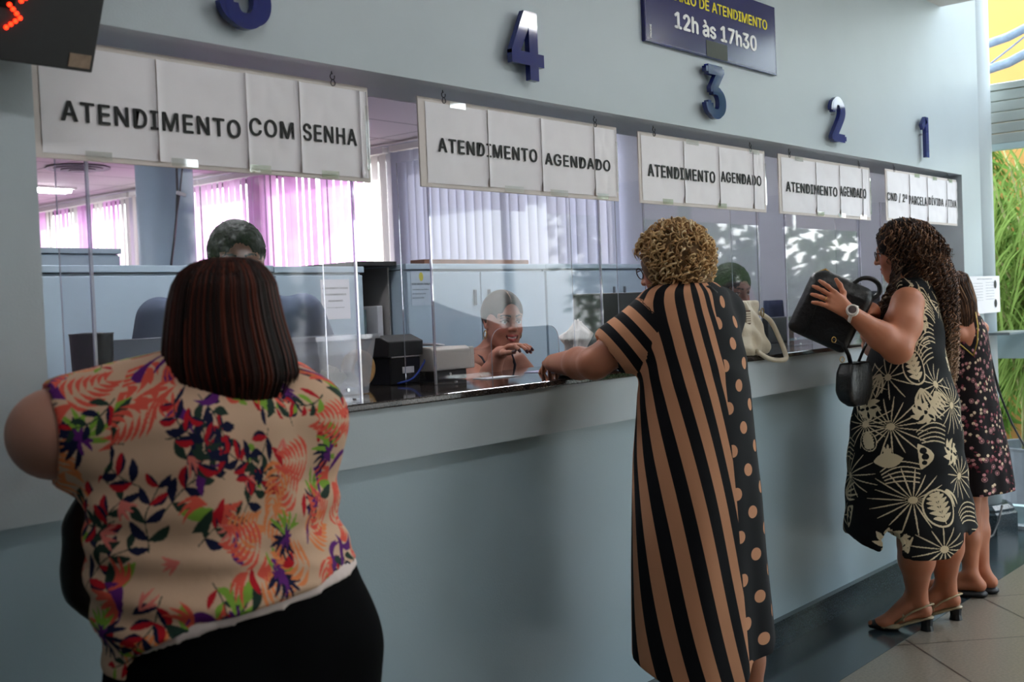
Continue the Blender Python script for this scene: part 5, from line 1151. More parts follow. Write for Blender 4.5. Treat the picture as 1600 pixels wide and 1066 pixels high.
# ------------------------------------------------------------ 3: woman with long curls
def woman_curls():
    Z = 4.75; root = person((4.68, -.31, 0), 'woman with long dark curls, glasses and black and cream palm print dress'); skin = SR(182, 116, 86)
    T = [(440, 1412, 1446), (447, 1400, 1456), (460, 1390, 1464), (490, 1380, 1470), (530, 1368, 1475), (578, 1348, 1480), (606, 1340, 1491), (634, 1334, 1498), (690, 1326, 1502), (761, 1322, 1511), (823, 1319, 1523), (864, 1318, 1528)]
    S_ = [sect(a, b, c, Z, 0, .82) for a, b, c in T]; hc = dep(1408, 394, 4.78); Mh = frame(104, -10)
    sh = dep(1418, 474, 4.60); elb = dep(1402, 545, 4.50); wr = dep(1328, 488, 4.43); sh2 = V(S_[3][1]+.15, S_[3][2]+.0, S_[3][0]); wr2 = dep(1362, 484, 4.62); el2 = V(4.84, -.12, 1.17)
    B = Body(); B.loft([(a, b, c, d*.93, e*.93) for a, b, c, d, e in S_ if a > .72], k=.03); head(B, hc, Mh, 1.); B.rc(hc+V(0, -.015, -.04), V(S_[2][1], S_[2][2], S_[2][0]), .056, .066, .04)
    B.chain([sh, sh*.5+elb*.5, elb], [.066, .070, .055], .03); B.chain([elb, elb*.65+wr*.35, wr], [.055, .052, .029], .03); arm(B, sh2, el2, wr2, (.062, .05, .048, .03))
    hd = nrm(dep(1280, 455, 4.40)-wr); back = nrm(-ray(1300, 470)*.9+V(0, 0, .35)); HM = hframe(hd, back); HM[:, 0] = -HM[:, 0] if HM[2, 0] < 0 else HM[:, 0]
    tips = hand(B, wr+hd*.02, HM, 1.0, curl=(.25, .3, .32, .3), spread=.22, thumb=(.9, .35), r=.0085)
    hd2 = nrm(dep(1335, 480, 4.5)-wr2); hand(B, wr2, hframe(hd2, nrm(-ray(1350, 480)+V(0, 0, .6))), .9, curl=(.6, .7, .8, .8))
    aL = onZ(1444, 985, .0)+V(0, 0, 0); tL = onZ(1372, 984, 0); aR = onZ(1489, 968, 0); tR = onZ(1425, 968, 0)
    kL = dep(1432, 850, 4.62); kR = dep(1478, 830, 4.80); HH = .055
    for a_, t_, k_ in ((aL, tL, kL), (aR, tR, kR)):
        d = nrm(t_-a_); an = V(a_[0], a_[1], .12+HH*.6)+d*.025; B.chain([V(S_[-1][1], S_[-1][2], .72)*.4+V(k_[0], k_[1], .72)*.6, k_], [.09, .070], .03); B.chain([k_, k_*.7+an*.3, an], [.068, .068, .040], .03)
        hl = V(a_[0], a_[1], HH+.028); B.rc(an, hl, .038, .030, .02); bl = V(a_[0], a_[1], .03)+d*.155; B.rc(hl, bl, .029, .030, .02, flat=(V(0, 0, 1), .8)); B.rc(an, bl, .032, .024, .02); B.rc(bl, bl+d*.05-V(0, 0, .004), .028, .018, .02, flat=(V(0, 0, 1), .7))
    me = relax(B.mesh('body', .0075, [(hc-.13, hc+.13), (np.minimum(wr, dep(1262, 440, 4.3))-.05, np.maximum(wr, dep(1262, 440, 4.3))+.04)], .0038), 1); P = coords(me)
    setcol(me, head_paint(P, hc, Mh, 1., skin, SR(150, 80, 72), SR(50, 34, 26), iris=(50, 34, 24))); part('body', me, M_skin, root)
    # watch, ring, shoes, glasses
    wc = wr-hd*.012; wn = back; fa = np.cross(hd, wn); b = MB(); Mt = Matrix([[fa[i], hd[i], wn[i]] for i in range(3)])
    ring_ = [wc+(fa*cos(t)*.037+wn*sin(t)*.034) for t in [k*2*pi/24 for k in range(25)]]; b2 = MB(); b2.tube(ring_, .011, 8, False, .35); wt = b2.build('watch_strap', mat('white_rubber', srgb(226, 216, 206), .45), root, smooth=True)
    b = MB(); q = wc+wn*.036; b.tube([q, q+wn*.006, q+wn*.013], [.0245, .0245, .021], 16); wf = b.build('watch_case', MATS['white_rubber'], wt); b = MB(); q = wc+wn*.0492; b.tube([q, q+wn*.0008], .0155, 24); b.build('dial', mat('dark_dial', srgb(60, 40, 38), .25), wf)
    r3 = wr+hd*.02+HM @ V(-.012, .098, .0); b = MB(); b.tube([r3+(HM[:, 0]*cos(t)+HM[:, 2]*sin(t))*.0098 for t in [k*.5236 for k in range(13)]], .0016, 6); b.build('ring', mat('gold', srgb(214, 170, 96), .25, 1.), root, smooth=True)
    Mgold = mat('champagne_leather', srgb(170, 150, 116), .35, .2)
    for a_, t_, k_ in ((aL, tL, kL), (aR, tR, kR)):
        d = nrm(t_-a_); s_ = np.cross(d, V(0, 0, 1)); Bs = Body(); toe = V(a_[0], a_[1], .016)+d*.205; Bs.rc(V(a_[0], a_[1], .016)+d*.14, toe, .034, .018, .01, flat=(V(0, 0, 1), .55)); Bs.rc(V(a_[0], a_[1], HH+.0)-d*.012, V(a_[0], a_[1], .014)+d*.13, .030, .032, .01, flat=(V(0, 0, 1), .28))
        Bs.rc(V(a_[0], a_[1], .02)+d*.13, V(a_[0], a_[1], .026)+d*.19, .035, .024, .01, flat=(V(0, 0, 1), .75)); me = relax(Bs.mesh('s', .0045), 1)
        P = coords(me); tq = (P-V(a_[0], a_[1], 0)) @ d; cc = np.tile(SR(150, 134, 104), (len(P), 1)); cc[(tq > .172) | (P[:, 2] < .014+.25*np.clip(.10-tq, 0, 1))] = SR(16, 15, 16); setcol(me, cc); so = part('shoe', me, mat_attr('shoe_leather', .35, .5), root)
        b = MB(); hb = V(a_[0], a_[1], 0)-d*.012; n = 10; b.tube([hb+V(0, 0, .0005), hb+V(0, 0, .022), hb+V(0, 0, HH-.006)], [.027, .023, .026], 10); b.build('heel', M_blk, so, smooth=False)
        b = MB(); an = V(a_[0], a_[1], HH+.055)-d*.012; b.tube([V(a_[0], a_[1], .035)+d*.12+s_*.034, V(a_[0], a_[1], HH+.03)+d*.05+s_*.036, an+s_*.030, an-d*.028, an-s_*.030, V(a_[0], a_[1], HH+.03)+d*.05-s_*.036, V(a_[0], a_[1], .035)+d*.12-s_*.034], .0042, 8, flat=1.); b.build('slingback_strap', Mgold, so, smooth=True)
        b = MB(); q = V(a_[0], a_[1], .075)+d*.085; b.tube([q+s_*.034-V(0, 0, .03), q+s_*.022+V(0, 0, .006), q-s_*.022+V(0, 0, .006), q-s_*.034-V(0, 0, .03)], .0045, 8); b.build('instep_strap', Mgold, so, smooth=True)
    L = lambda x, y, z: hc+Mh @ V(x, y, z); b = MB()
    for q in (-1, 1):
        b.tube([L(q*.034+.024*cos(t)*(1+.15*sin(t)), .097, .002+.020*sin(t)) for t in [k*pi/10 for k in range(21)]], .0017, 6); b.tube([L(q*.057, .094, .012), L(q*.076, .0, .010)], .0018, 6)
    b.tube([L(-.010, .098, .006), L(.010, .098, .006)], .0016, 6); b.build('glasses', mat('black_gold_frame', srgb(28, 24, 22), .25), root, smooth=True)
    # dress
    def fold(th, z, u, v): dn = np.clip((.95-z)*1.6, 0, 1); return dn*(.010*np.sin(th*5+.6)+.006*np.sin(th*9+z*2))+.003*np.sin(z*45+th*3)
    B = Body(); B.loft(S_, k=.02, fold=fold)
    B.el((S_[1][1]+.0, S_[1][2], S_[1][0]+.0), (.14, .08, .035), k=.04)
    u_ = nrm(elb-sh); B.rc(sh-u_*.0-V(.03, .02, 0), elb, .078, .074, .006, -1)            # armhole
    hx, hy = S_[-1][1], S_[-1][2]; B.loft([(z, b, c, d-.016, e-.016) for z, b, c, d, e in S_ if z < .5]+[(.30, hx, hy, .2, .2)], 0, -1)
    hemp = [(1300, 822), (1318, 824), (1338, 846), (1362, 856), (1366, 852), (1370, 822), (1386, 822), (1390, 862), (1459, 863), (1493, 842), (1524, 829), (1540, 826)]; cam_r = RW[:, 0]; hX = [float((dep(a, b, Z-.12)-CAM) @ cam_r) for a, b in hemp]; hZ = [dep(a, b, Z-.12)[2] for a, b in hemp]
    B.p.append((lambda X, Y, Z_: np.interp((X-CAM[0])*cam_r[0]+(Y-CAM[1])*cam_r[1]+(Z_-CAM[2])*cam_r[2], hX, hZ)-Z_, V(-9, -9, -9), V(9, 9, .5), 0, -2))
    me = subdiv(relax(B.mesh('dress', .009), 1), 2); P = coords(me); vd = ray(1420, 650); va = atan2(vd[1], vd[0]); rv = V(sin(va), -cos(va), 0); fv = V(cos(va), sin(va), 0); c0 = V(S_[7][1], S_[7][2], 0); q = P-c0
    ang = np.arctan2(q @ rv, -(q @ fv)); u = ang*.21; v = P[:, 2]; cream, blk = SR(206, 188, 156), SR(13, 13, 15); pr = Print(u, v, blk); rn = random.Random(7)
    def uv(px, py):
        p = dep(px, py, Z-.17); qq = p-c0; s = max(-.97, min(.97, (qq @ rv)/.222)); return math.asin(s)*.21, p[2]
    def burst(x, y, r, n=22, a0=0., a1=2*pi, w=.0018):
        n = int(n*.8)
        for i in range(n): a = a0+(a1-a0)*(i+.5)/n; pr.leaf(x+.012*cos(a), y+.012*sin(a), a, r*rn.uniform(.75, 1.05), w*1.25, cream, power=.45)
        pr.disc(x, y, .014, cream)
    def oval(x, y, rx, ry, tilt=.25):
        i = pr.near(x, y, ry*1.15); du, dv = pr.u[i]-x, pr.v[i]-y; a, b_ = du*cos(tilt)+dv*sin(tilt), -du*sin(tilt)+dv*cos(tilt); e = np.sqrt((a/rx)**2+(b_/ry)**2)
        pr.c[i[e < 1]] = cream; pr.c[i[e < .90]] = blk; pr.c[i[(e < .84) & (np.abs(a) < .0016)]] = cream
        for k in range(6):
            t = -.72+.27*k
            for sg in (-1, 1):
                aa = tilt+pi/2-sg*.95; x1 = x-ry*t*sin(tilt)*-1*0+(-sin(tilt))*ry*t; y1 = y+cos(tilt)*ry*t; pr.leaf(x1, y1, aa, rx*(.86*sqrt(max(.05, 1-(t+.25)**2))), .0085, cream, sg*.12)
    def pod(x, y, a, Ls=.10):
        pr.leaf(x, y, a, Ls, .026, cream, .22)
        for k in (.28, .52, .75): pr.disc(x+Ls*k*cos(a)-.18*Ls*sin(a)*sin(pi*k), y+Ls*k*sin(a)+.18*Ls*cos(a)*sin(pi*k), .0125 if k != .75 else .009, blk)
    def waves(x, y, a, n=5, Ls=.12):
        for k in range(n): pr.line(x+.004*k, y-.011*k, a-.05*k, Ls*(1-.05*k), .0024, cream, .22-.03*k)
    def monstera(x, y, s=.05, a0=0):
        for k in range(9): a = a0+k*2*pi/9; pr.leaf(x, y, a, s*rn.uniform(.85, 1.2), .012, cream, .18, power=.9)
        for k in range(4): a = a0+.5+k*pi/2; pr.leaf(x+.012*cos(a), y+.012*sin(a), a, s*.6, .006, blk)
        pr.disc(x, y, .008, blk)
    def fork(x, y, a, n=5, Ls=.09):
        for k in range(n): pr.leaf(x, y, a+(k-(n-1)/2)*.24, Ls*rn.uniform(.8, 1.1), .0048, cream, .05*(k-n/2), power=.5)
    ov = lambda px, py, s=1.: oval(*uv(px, py), .052*s, .072*s)
    for (px, py, r, n) in ((1395, 665, .12, 24), (1360, 664, .10, 22), (1495, 634, .11, 22), (1425, 775, .12, 24), (1345, 748, .10, 20), (1385, 590, .09, 14), (1500, 745, .09, 18), (1330, 820, .09, 16), (1470, 600, .09, 16), (1462, 850, .09, 18), (1440, 535, .06, 12), (1352, 600, .08, 14)): x, y = uv(px, py); burst(x, y, r, n)
    for (px, py) in ((1445, 642), (1488, 705), (1405, 838), (1360, 640), (1462, 500)): x, y = uv(px, py); monstera(x, y, .05, rn.uniform(0, 2))
    for (px, py, a) in ((1432, 690, -1.5), (1350, 830, 1.3), (1330, 740, 1.5)): x, y = uv(px, py); pod(x, y, a)
    for (px, py, a) in ((1430, 672, .1), (1385, 735, .25), (1490, 800, .1), (1462, 470, -.3), (1450, 520, .2), (1455, 455, -.2), (1340, 640, 1.9), (1440, 560, .7)): x, y = uv(px, py); waves(x, y, a)
    for (px, py, a) in ((1440, 605, -1.3), (1465, 610, -1.1), (1372, 585, -1.9), (1405, 855, 1.4), (1470, 760, -1.4), (1336, 780, .4), (1455, 625, -.6)): x, y = uv(px, py); fork(x, y, a)
    ov(1432, 573); ov(1459, 788, 1.05); x, y = uv(1392, 712); pr.leaf(x-.04, y-.02, .2, .09, .03, cream); fork(x, y, 1.5, 3, .05); 
    ov(1368, 690, .55)
    for gu in range(-8, 9):       # the rest of the dress
        for gv in range(9):
            x = gu*.085+(gv % 2)*.04; y = .42+gv*.115
            if abs(x) < .30: continue
            (lambda: burst(x, y, .08, 18), lambda: oval(x, y, .04, .055), lambda: monstera(x, y), lambda: waves(x, y, .3))[(gu+gv) % 4]()
    for k in range(26): waves(-.62+k*.05, 1.34+.05*(k % 3), .5 if k % 2 else 2.4, 4, .07)
    setcol(me, pr.c); part('palm_print_dress', me, M_cloth, root)
    # hair
    HV = [(343, 1402, 1428), (347, 1390, 1442), (356, 1382, 1452), (375, 1378, 1462), (400, 1388, 1474), (425, 1396, 1484), (450, 1404, 1490), (480, 1420, 1493), (520, 1440, 1495), (560, 1456, 1495), (590, 1462, 1492), (606, 1466, 1488)]
    HS = [sect(a, b, c, 4.80, 0, .9) for a, b, c in HV]; HS = [(a, b, c, min(d, .125), min(e, .115)) for a, b, c, d, e in HS]; B = Body(); B.loft([(a, b, c, d*.86, e*.86) for a, b, c, d, e in HS], k=.02)
    B.rc(hc+Mh[:, 1]*.11+V(0, 0, .02), hc+Mh[:, 1]*.115+V(0, 0, -.12), .050, .05, .01, -1); B.rc(hc+V(0, -.02, .01), hc+V(0, -.05, -.10), .078, .07, .02); B.el(hc+Mh @ V(0, -.012, .040), V(.090, .106, .101), Mh, .01); B.rc(hc+Mh @ V(0, .125, -.04), hc+Mh @ V(0, .120, .034), .064, .048, .01, -1); me = relax(B.mesh('h', .008), 2); setcol(me, np.tile(SR(34, 24, 20), (len(me.vertices), 1))); rn = random.Random(33); paths = []; rad = []; cl = []; Lf = Loft(HS)
    ztop = max(q[0] for q in HS); zb = min(q[0] for q in HS)
    for i in range(1500):
        th = rn.uniform(0, 2*pi); z0 = ztop-abs(rn.gauss(0, .10)) if rn.random() < .75 else rn.uniform(zb+.12, ztop); z0 = max(z0, zb+.1); ln = rn.uniform(.12, .30); z1 = max(z0-ln, zb-rn.uniform(-.02, .025)); f0 = rn.uniform(.88, 1.08)
        pth = []; n = 46; ph = rn.uniform(0, 6.28); tn = rn.uniform(5., 9.)*ln/.2; am = rn.uniform(.005, .012); dr = rn.uniform(-.25, .25)
        for t in np.linspace(0, 1, n):
            p = Lf.pt(th+dr*t, z0+(z1-z0)*t, f0+.04*sin(3*t+ph)); o = nrm(V(cos(th), sin(th), 0)); s_ = V(-o[1], o[0], 0); w = 2*pi*tn*t+ph; p = p+s_*am*cos(w)*min(1, t*4)+o*am*sin(w)*min(1, t*4); pth.append(p)
        pth = np.array(pth); rel = (pth-hc) @ Mh
        if np.any((rel[:, 1] > .066) & (rel[:, 2] < .062) & (rel[:, 2] > -.13) & (np.abs(rel[:, 0]) < .066)): continue
        low = np.clip((1.30-pth[:, 2])/.25, 0, 1)[:, None]; k = rn.random(); c1 = SR(52, 36, 29) if k < .45 else SR(92, 65, 50) if k < .8 else SR(152, 112, 84); c2 = c1*.4+SR(190, 156, 124)*.6
        paths.append(pth); rad.append(rn.uniform(.0013, .0030)); cl.append(c1*(1-low*.8)+c2*low*.8)
    for i in range(620):  # crown and sides of the head
        d = nrm(V(rn.gauss(0, 1), rn.gauss(0, 1), abs(rn.gauss(.3, .8))-.3)); l = Mh.T @ d
        if l[1] > .45 and l[2] < .62: continue
        c_ = hc+Mh @ V(0, -.012, .040); R3 = V(.094, .110, .104); p0 = c_+Mh @ (l*R3); ln = rn.uniform(.06, .13); o = Mh @ (l*V(1, 1, .2)); p1 = p0+nrm(V(0, 0, -1)*.9+o*.45-Mh[:, 1]*.35)*ln; rl = (p1-c_) @ Mh
        if rl[1] > .085 and rl[2] < .03: continue
        k = rn.random(); paths.append(curl_path(p0, p1, (p0+p1)/2+o*.022, rn.uniform(.005, .010), ln*rn.uniform(22, 38), 26, rn)); rad.append(rn.uniform(.0015, .0032)); cl.append(SR(52, 36, 29) if k < .45 else SR(92, 65, 50) if k < .8 else SR(150, 110, 82))
    for i in range(60):   # front lock falling before the left shoulder
        p0 = dep(1402+rn.uniform(-8, 8), 408+rn.uniform(-15, 20), 4.70); p1 = dep(1372+rn.uniform(-12, 10), 500+rn.uniform(-20, 22), 4.62+rn.uniform(0, .08)); mid = dep(1398+rn.uniform(-6, 6), 455, 4.66)
        paths.append(curl_path(p0, p1, mid, rn.uniform(.005, .009), rn.uniform(4, 7), 40, rn)); rad.append(rn.uniform(.0024, .004)); cl.append(SR(52, 36, 29) if rn.random() < .6 else SR(120, 94, 74))
    part('hair', join([me, strands('s', paths, rad, cl, None, None, 4)], 'hair'), M_hair, root)
woman_curls()
def black_handbags():
    Ml = mat('black_leather', srgb(10, 9, 12), .38); c = dep(1293, 484, 4.60); root = empty('handbag', (c[0], c[1], ZT), 'large black leather handbag held up over the counter edge by the curly haired woman', 'handbag')
    vd = ray(1293, 484); vd = nrm(vd*V(1, 1, 0)); R = V(vd[1], -vd[0], 0); t = radians(-27); X = R*cos(t)+V(0, 0, 1)*sin(t); Zz = -R*sin(t)+V(0, 0, 1)*cos(t); M = np.stack([X, vd, Zz], 1)
    B = Body(); B.box(c+M @ V(.01, 0, -.01), (.125, .085, .125), M, .03); B.box(c+M @ V(.02, .0, .08), (.11, .07, .06), M, .03, .04);     B.rc(c+M @ V(-.075, -.0, .16), c+M @ V(-.02, 0, .115), .022, .03, .01, -1)
    P_ = 'x'; me = relax(B.mesh('b', .006), 1); Pc = coords(me); lo = Pc[:, 2].min(); part('bag_body', me, Ml, root)
    root.location.z = root.location.z
    b = MB(); q = lambda x, y, z: c+M @ V(x, y, z); b.tube([q(-.108, -.05, .06), q(-.100, -.045, .115), q(-.075, -.04, .142), q(-.045, -.045, .135), q(-.03, -.06, .10)], .004, 8); b.build('zip', mat('gold', srgb(214, 170, 96), .25, 1.), root, smooth=True)
    for s in (-.05, .05):
        b = MB(); b.tube(sm([q(.04, s, .125), q(.065, s, .165), q(.100, s, .180), q(.135, s, .172), q(.15, s, .14), q(.125, s, .09)]), .0085, 10); b.build('handle', Ml, root, smooth=True)
    b = MB(); b.tube([q(-.04, -.088, -.12), q(-.045, -.090, .0), q(-.05, -.08, .10)], .0022, 6); b.build('seam', M_blk, root, smooth=True)
    c = dep(1330, 600, 4.56); root = empty('shoulder_bag', (c[0], c[1], c[2]-.08), 'small black shoulder bag hanging below the counter edge before the palm print dress', 'handbag')
    S_ = [sect(a, b, cc, 4.56, 20, .4) for a, b, cc in ((566, 1322, 1350), (580, 1318, 1352), (610, 1317, 1352), (626, 1322, 1350), (634, 1332, 1348))]; B = Body(); B.loft(S_, p=4.5); part('bag_body', relax(B.mesh('b', .005), 1), Ml, root)
    b = MB(); b.tube([dep(x, y, z) for x, y, z in ((1330, 572, 4.55), (1326, 555, 4.52), (1318, 540, 4.50), (1308, 534, 4.50), (1300, 532, 4.52))], .009, 8, flat=.5); b.build('strap', Ml, root, smooth=True)
    b = MB(); b.tube([dep(x, y, z) for x, y, z in ((1338, 574, 4.58), (1350, 545, 4.6), (1362, 520, 4.62))], .008, 8, flat=.5); b.build('strap', Ml, root, smooth=True)
    for px, py in ((1303, 531), (1316, 562)): b = MB(); b.tube([dep(px+3.5*cos(t), py+4.5*sin(t), 4.485) for t in [k*.5236 for k in range(13)]], .0016, 6); b.build('buckle', MATS['gold'], root, smooth=True)
black_handbags()

# ------------------------------------------------------------ 4: woman in the small flower dress
def woman_flowers():
    Z = 5.32; root = person((5.42, -.37, 0), 'woman in small flower print dress with open back, farthest right'); skin = SR(172, 108, 78)
    T = [(478, 1488, 1510), (487, 1482, 1524), (497, 1480, 1534), (520, 1479, 1543), (550, 1478, 1547), (578, 1477, 1550), (606, 1476, 1555), (663, 1472, 1566), (705, 1468, 1575), (764, 1464, 1584)]
    S_ = [sect(a, b, c, Z, 8, .7) for a, b, c in T]; yw = radians(8); hc = dep(1483, 466, 5.30); Mh = frame(95, -8)
    B = Body(); B.loft([(a, b, c, d*.94, e*.94) for a, b, c, d, e in S_ if a > .70], k=.03, yaw=yw); head(B, hc, Mh, .95); B.rc(hc-V(0, .01, .04), V(S_[1][1], S_[1][2], S_[1][0]), .05, .06, .04)
    sR = dep(1532, 514, 5.38); sL = V(S_[3][1]-.13, S_[3][2]+.0, S_[3][0]+.0); eR = V(5.70, -.12, 1.222); wR = V(5.64, .06, 1.218); eL = V(5.26, -.08, 1.222); wL = V(5.40, .06, 1.218)
    arm(B, sR, eR, wR, (.038, .036, .034, .024)); arm(B, sL, eL, wL, (.036, .036, .034, .024)); hand(B, wR, hframe(V(-.5, .6, -.05), V(0, 0, 1)), .88); hand(B, wL, hframe(V(.3, .8, -.05), V(0, 0, 1)), .88)
    aL = onZ(1518, 932, 0); tL = aL+V(-.06, .17, 0); aR = onZ(1536, 926, 0); tR = aR+V(-.05, .17, 0)
    for a_, t_, kp in ((aL, tL, (1512, 815)), (aR, tR, (1524, 800))): k_ = dep(kp[0], kp[1], 5.3 if kp[0] < 1520 else 5.36); an = V(a_[0], a_[1], .10); leg(B, V(k_[0], k_[1]-.0, .7), k_, an, (.075, .052, .050, .031)); foot(B, an, t_+nrm(t_-a_)*.03, h=.02)
    me = relax(B.mesh('body', .0075), 1); P = coords(me); setcol(me, head_paint(P, hc, Mh, .95, skin, SR(150, 80, 72), SR(50, 34, 26))); part('body', me, M_skin, root)
    for a_, t_ in ((aL, tL), (aR, tR)):
        d = nrm(t_-a_); Bs = Body(); Bs.rc(V(a_[0], a_[1], .014)-d*.03, V(t_[0], t_[1], .014)+d*.02, .040, .036, 0, flat=(V(0, 0, 1), .45)); so = part('slide', Bs.mesh('s', .005), M_blks, root)
        b = MB(); q = V(t_[0], t_[1], .0)-d*.045; s_ = np.cross(d, V(0, 0, 1)); b.tube([q+s_*.042+V(0, 0, .015), q+s_*.028+V(0, 0, .058), q-s_*.028+V(0, 0, .058), q-s_*.042+V(0, 0, .015)], .018, 8, flat=.4); b.build('slide_strap', M_blks, so, smooth=True)
    def fold(th, z, u, v): return np.clip((1.0-z)*2, 0, 1)*(.008*np.sin(th*6)+.005*np.sin(th*11+1))
    B = Body(); B.loft([q for q in S_ if q[0] < 1.33], k=.02, yaw=yw, fold=fold)
    hx, hy = S_[-1][1], S_[-1][2]; B.loft([(z, b, c, d-.016, e-.016) for z, b, c, d, e in S_ if z < .65]+[(.4, hx, hy, .15, .12)], 0, -1, yaw=yw)
    # open back: V between the straps
    vd = nrm(ray(1515, 540)*V(1, 1, 0)); bk = V(S_[4][1], S_[4][2], 0)-vd*.12
    a = dep(1494, 500, Z-.12); b_ = dep(1528, 500, Z-.12); c_ = dep(1520, 556, Z-.12); B.chain([dep(1512, 490, Z-.13), dep(1514, 515, Z-.13), dep(1518, 548, Z-.13)], [.060, .048, .006], .004, -1)
    B.chain([dep(1478, 515, Z-.14), dep(1490, 550, Z-.13)], [.04, .012], .004, -1); B.rc(sR, sR*.6+eR*.4, .052, .05, .002, -1)
    me = subdiv(relax(B.mesh('dress', .008), 1), 2); P = coords(me); rv = V(vd[1], -vd[0], 0); q = P-V(S_[5][1], S_[5][2], 0); u = np.arctan2(q @ rv, -(q @ vd))*.17; pr = Print(u, P[:, 2], SR(22, 15, 18)); rn = random.Random(3)
    for i in range(1500):
        x, y = rn.uniform(-.54, .54), rn.uniform(.40, 1.32); k = rn.random(); c = SR(190, 130, 132) if k < .4 else SR(214, 190, 160) if k < .65 else SR(110, 46, 56)
        if k < .12: pr.disc(x, y, .011, SR(150, 110, 110), .003); pr.disc(x, y, .005, c)
        elif k < .8: [pr.disc(x+.0036*cos(a), y+.0036*sin(a), .0034, c) for a in (0, 1.26, 2.51, 3.77, 5.03)]; pr.line(x, y-.014, rn.uniform(1, 2), .014, .001, SR(90, 40, 50))
        else: pr.leaf(x, y, rn.uniform(0, 6.28), .015, .003, c, .1)
    setcol(me, pr.c); part('flower_dress', me, M_cloth, root)
    b = MB(); b.tube([dep(1521, 556, Z-.135), dep(1527, 535, Z-.15), dep(1528, 510, Z-.15), dep(1524, 488, Z-.10)], .0032, 6); b.tube([dep(1521, 556, Z-.135), dep(1508, 545, Z-.14), dep(1494, 533, Z-.135)], .0028, 6); b.build('gold_trim', mat('gold_braid', srgb(176, 146, 70), .4, .6), root, smooth=True)
    # hair
    HV = [(424, 1478, 1500), (430, 1464, 1510), (445, 1454, 1516), (470, 1472, 1524), (495, 1478, 1526), (515, 1484, 1522), (532, 1490, 1512)]; HS = [sect(a, b, c, 5.28, 0, .9) for a, b, c in HV]
    B = Body(); B.loft([(a, b, c, d*.93, e*.93) for a, b, c, d, e in HS], k=.02); me = relax(B.mesh('h', .008), 2); setcol(me, np.tile(SR(50, 34, 26), (len(me.vertices), 1))); Lf = Loft(HS); rn = random.Random(2); paths = []; rad = []; cl = []; zt = max(q[0] for q in HS); zb = min(q[0] for q in HS)
    for i in range(320):
        th = rn.uniform(0, 2*pi); ph = rn.uniform(0, 6); P_ = []
        for z in np.linspace(zt-rn.uniform(0, .02), zb-rn.uniform(-.05, .03), 22): q = Lf.pt(th+.05*sin(z*20+ph), max(z, zb), rn.uniform(.99, 1.01)+.03*sin(ph)); q[2] = z; P_.append(q)
        paths.append(P_); rad.append(rn.uniform(.0022, .0042)); k = rn.random(); cl.append(SR(52, 35, 27) if k < .5 else SR(92, 64, 46) if k < .8 else SR(140, 104, 76))
    part('hair', join([me, strands('s', paths, rad, cl, None, None, 4)], 'hair'), M_hair, root)
woman_flowers()

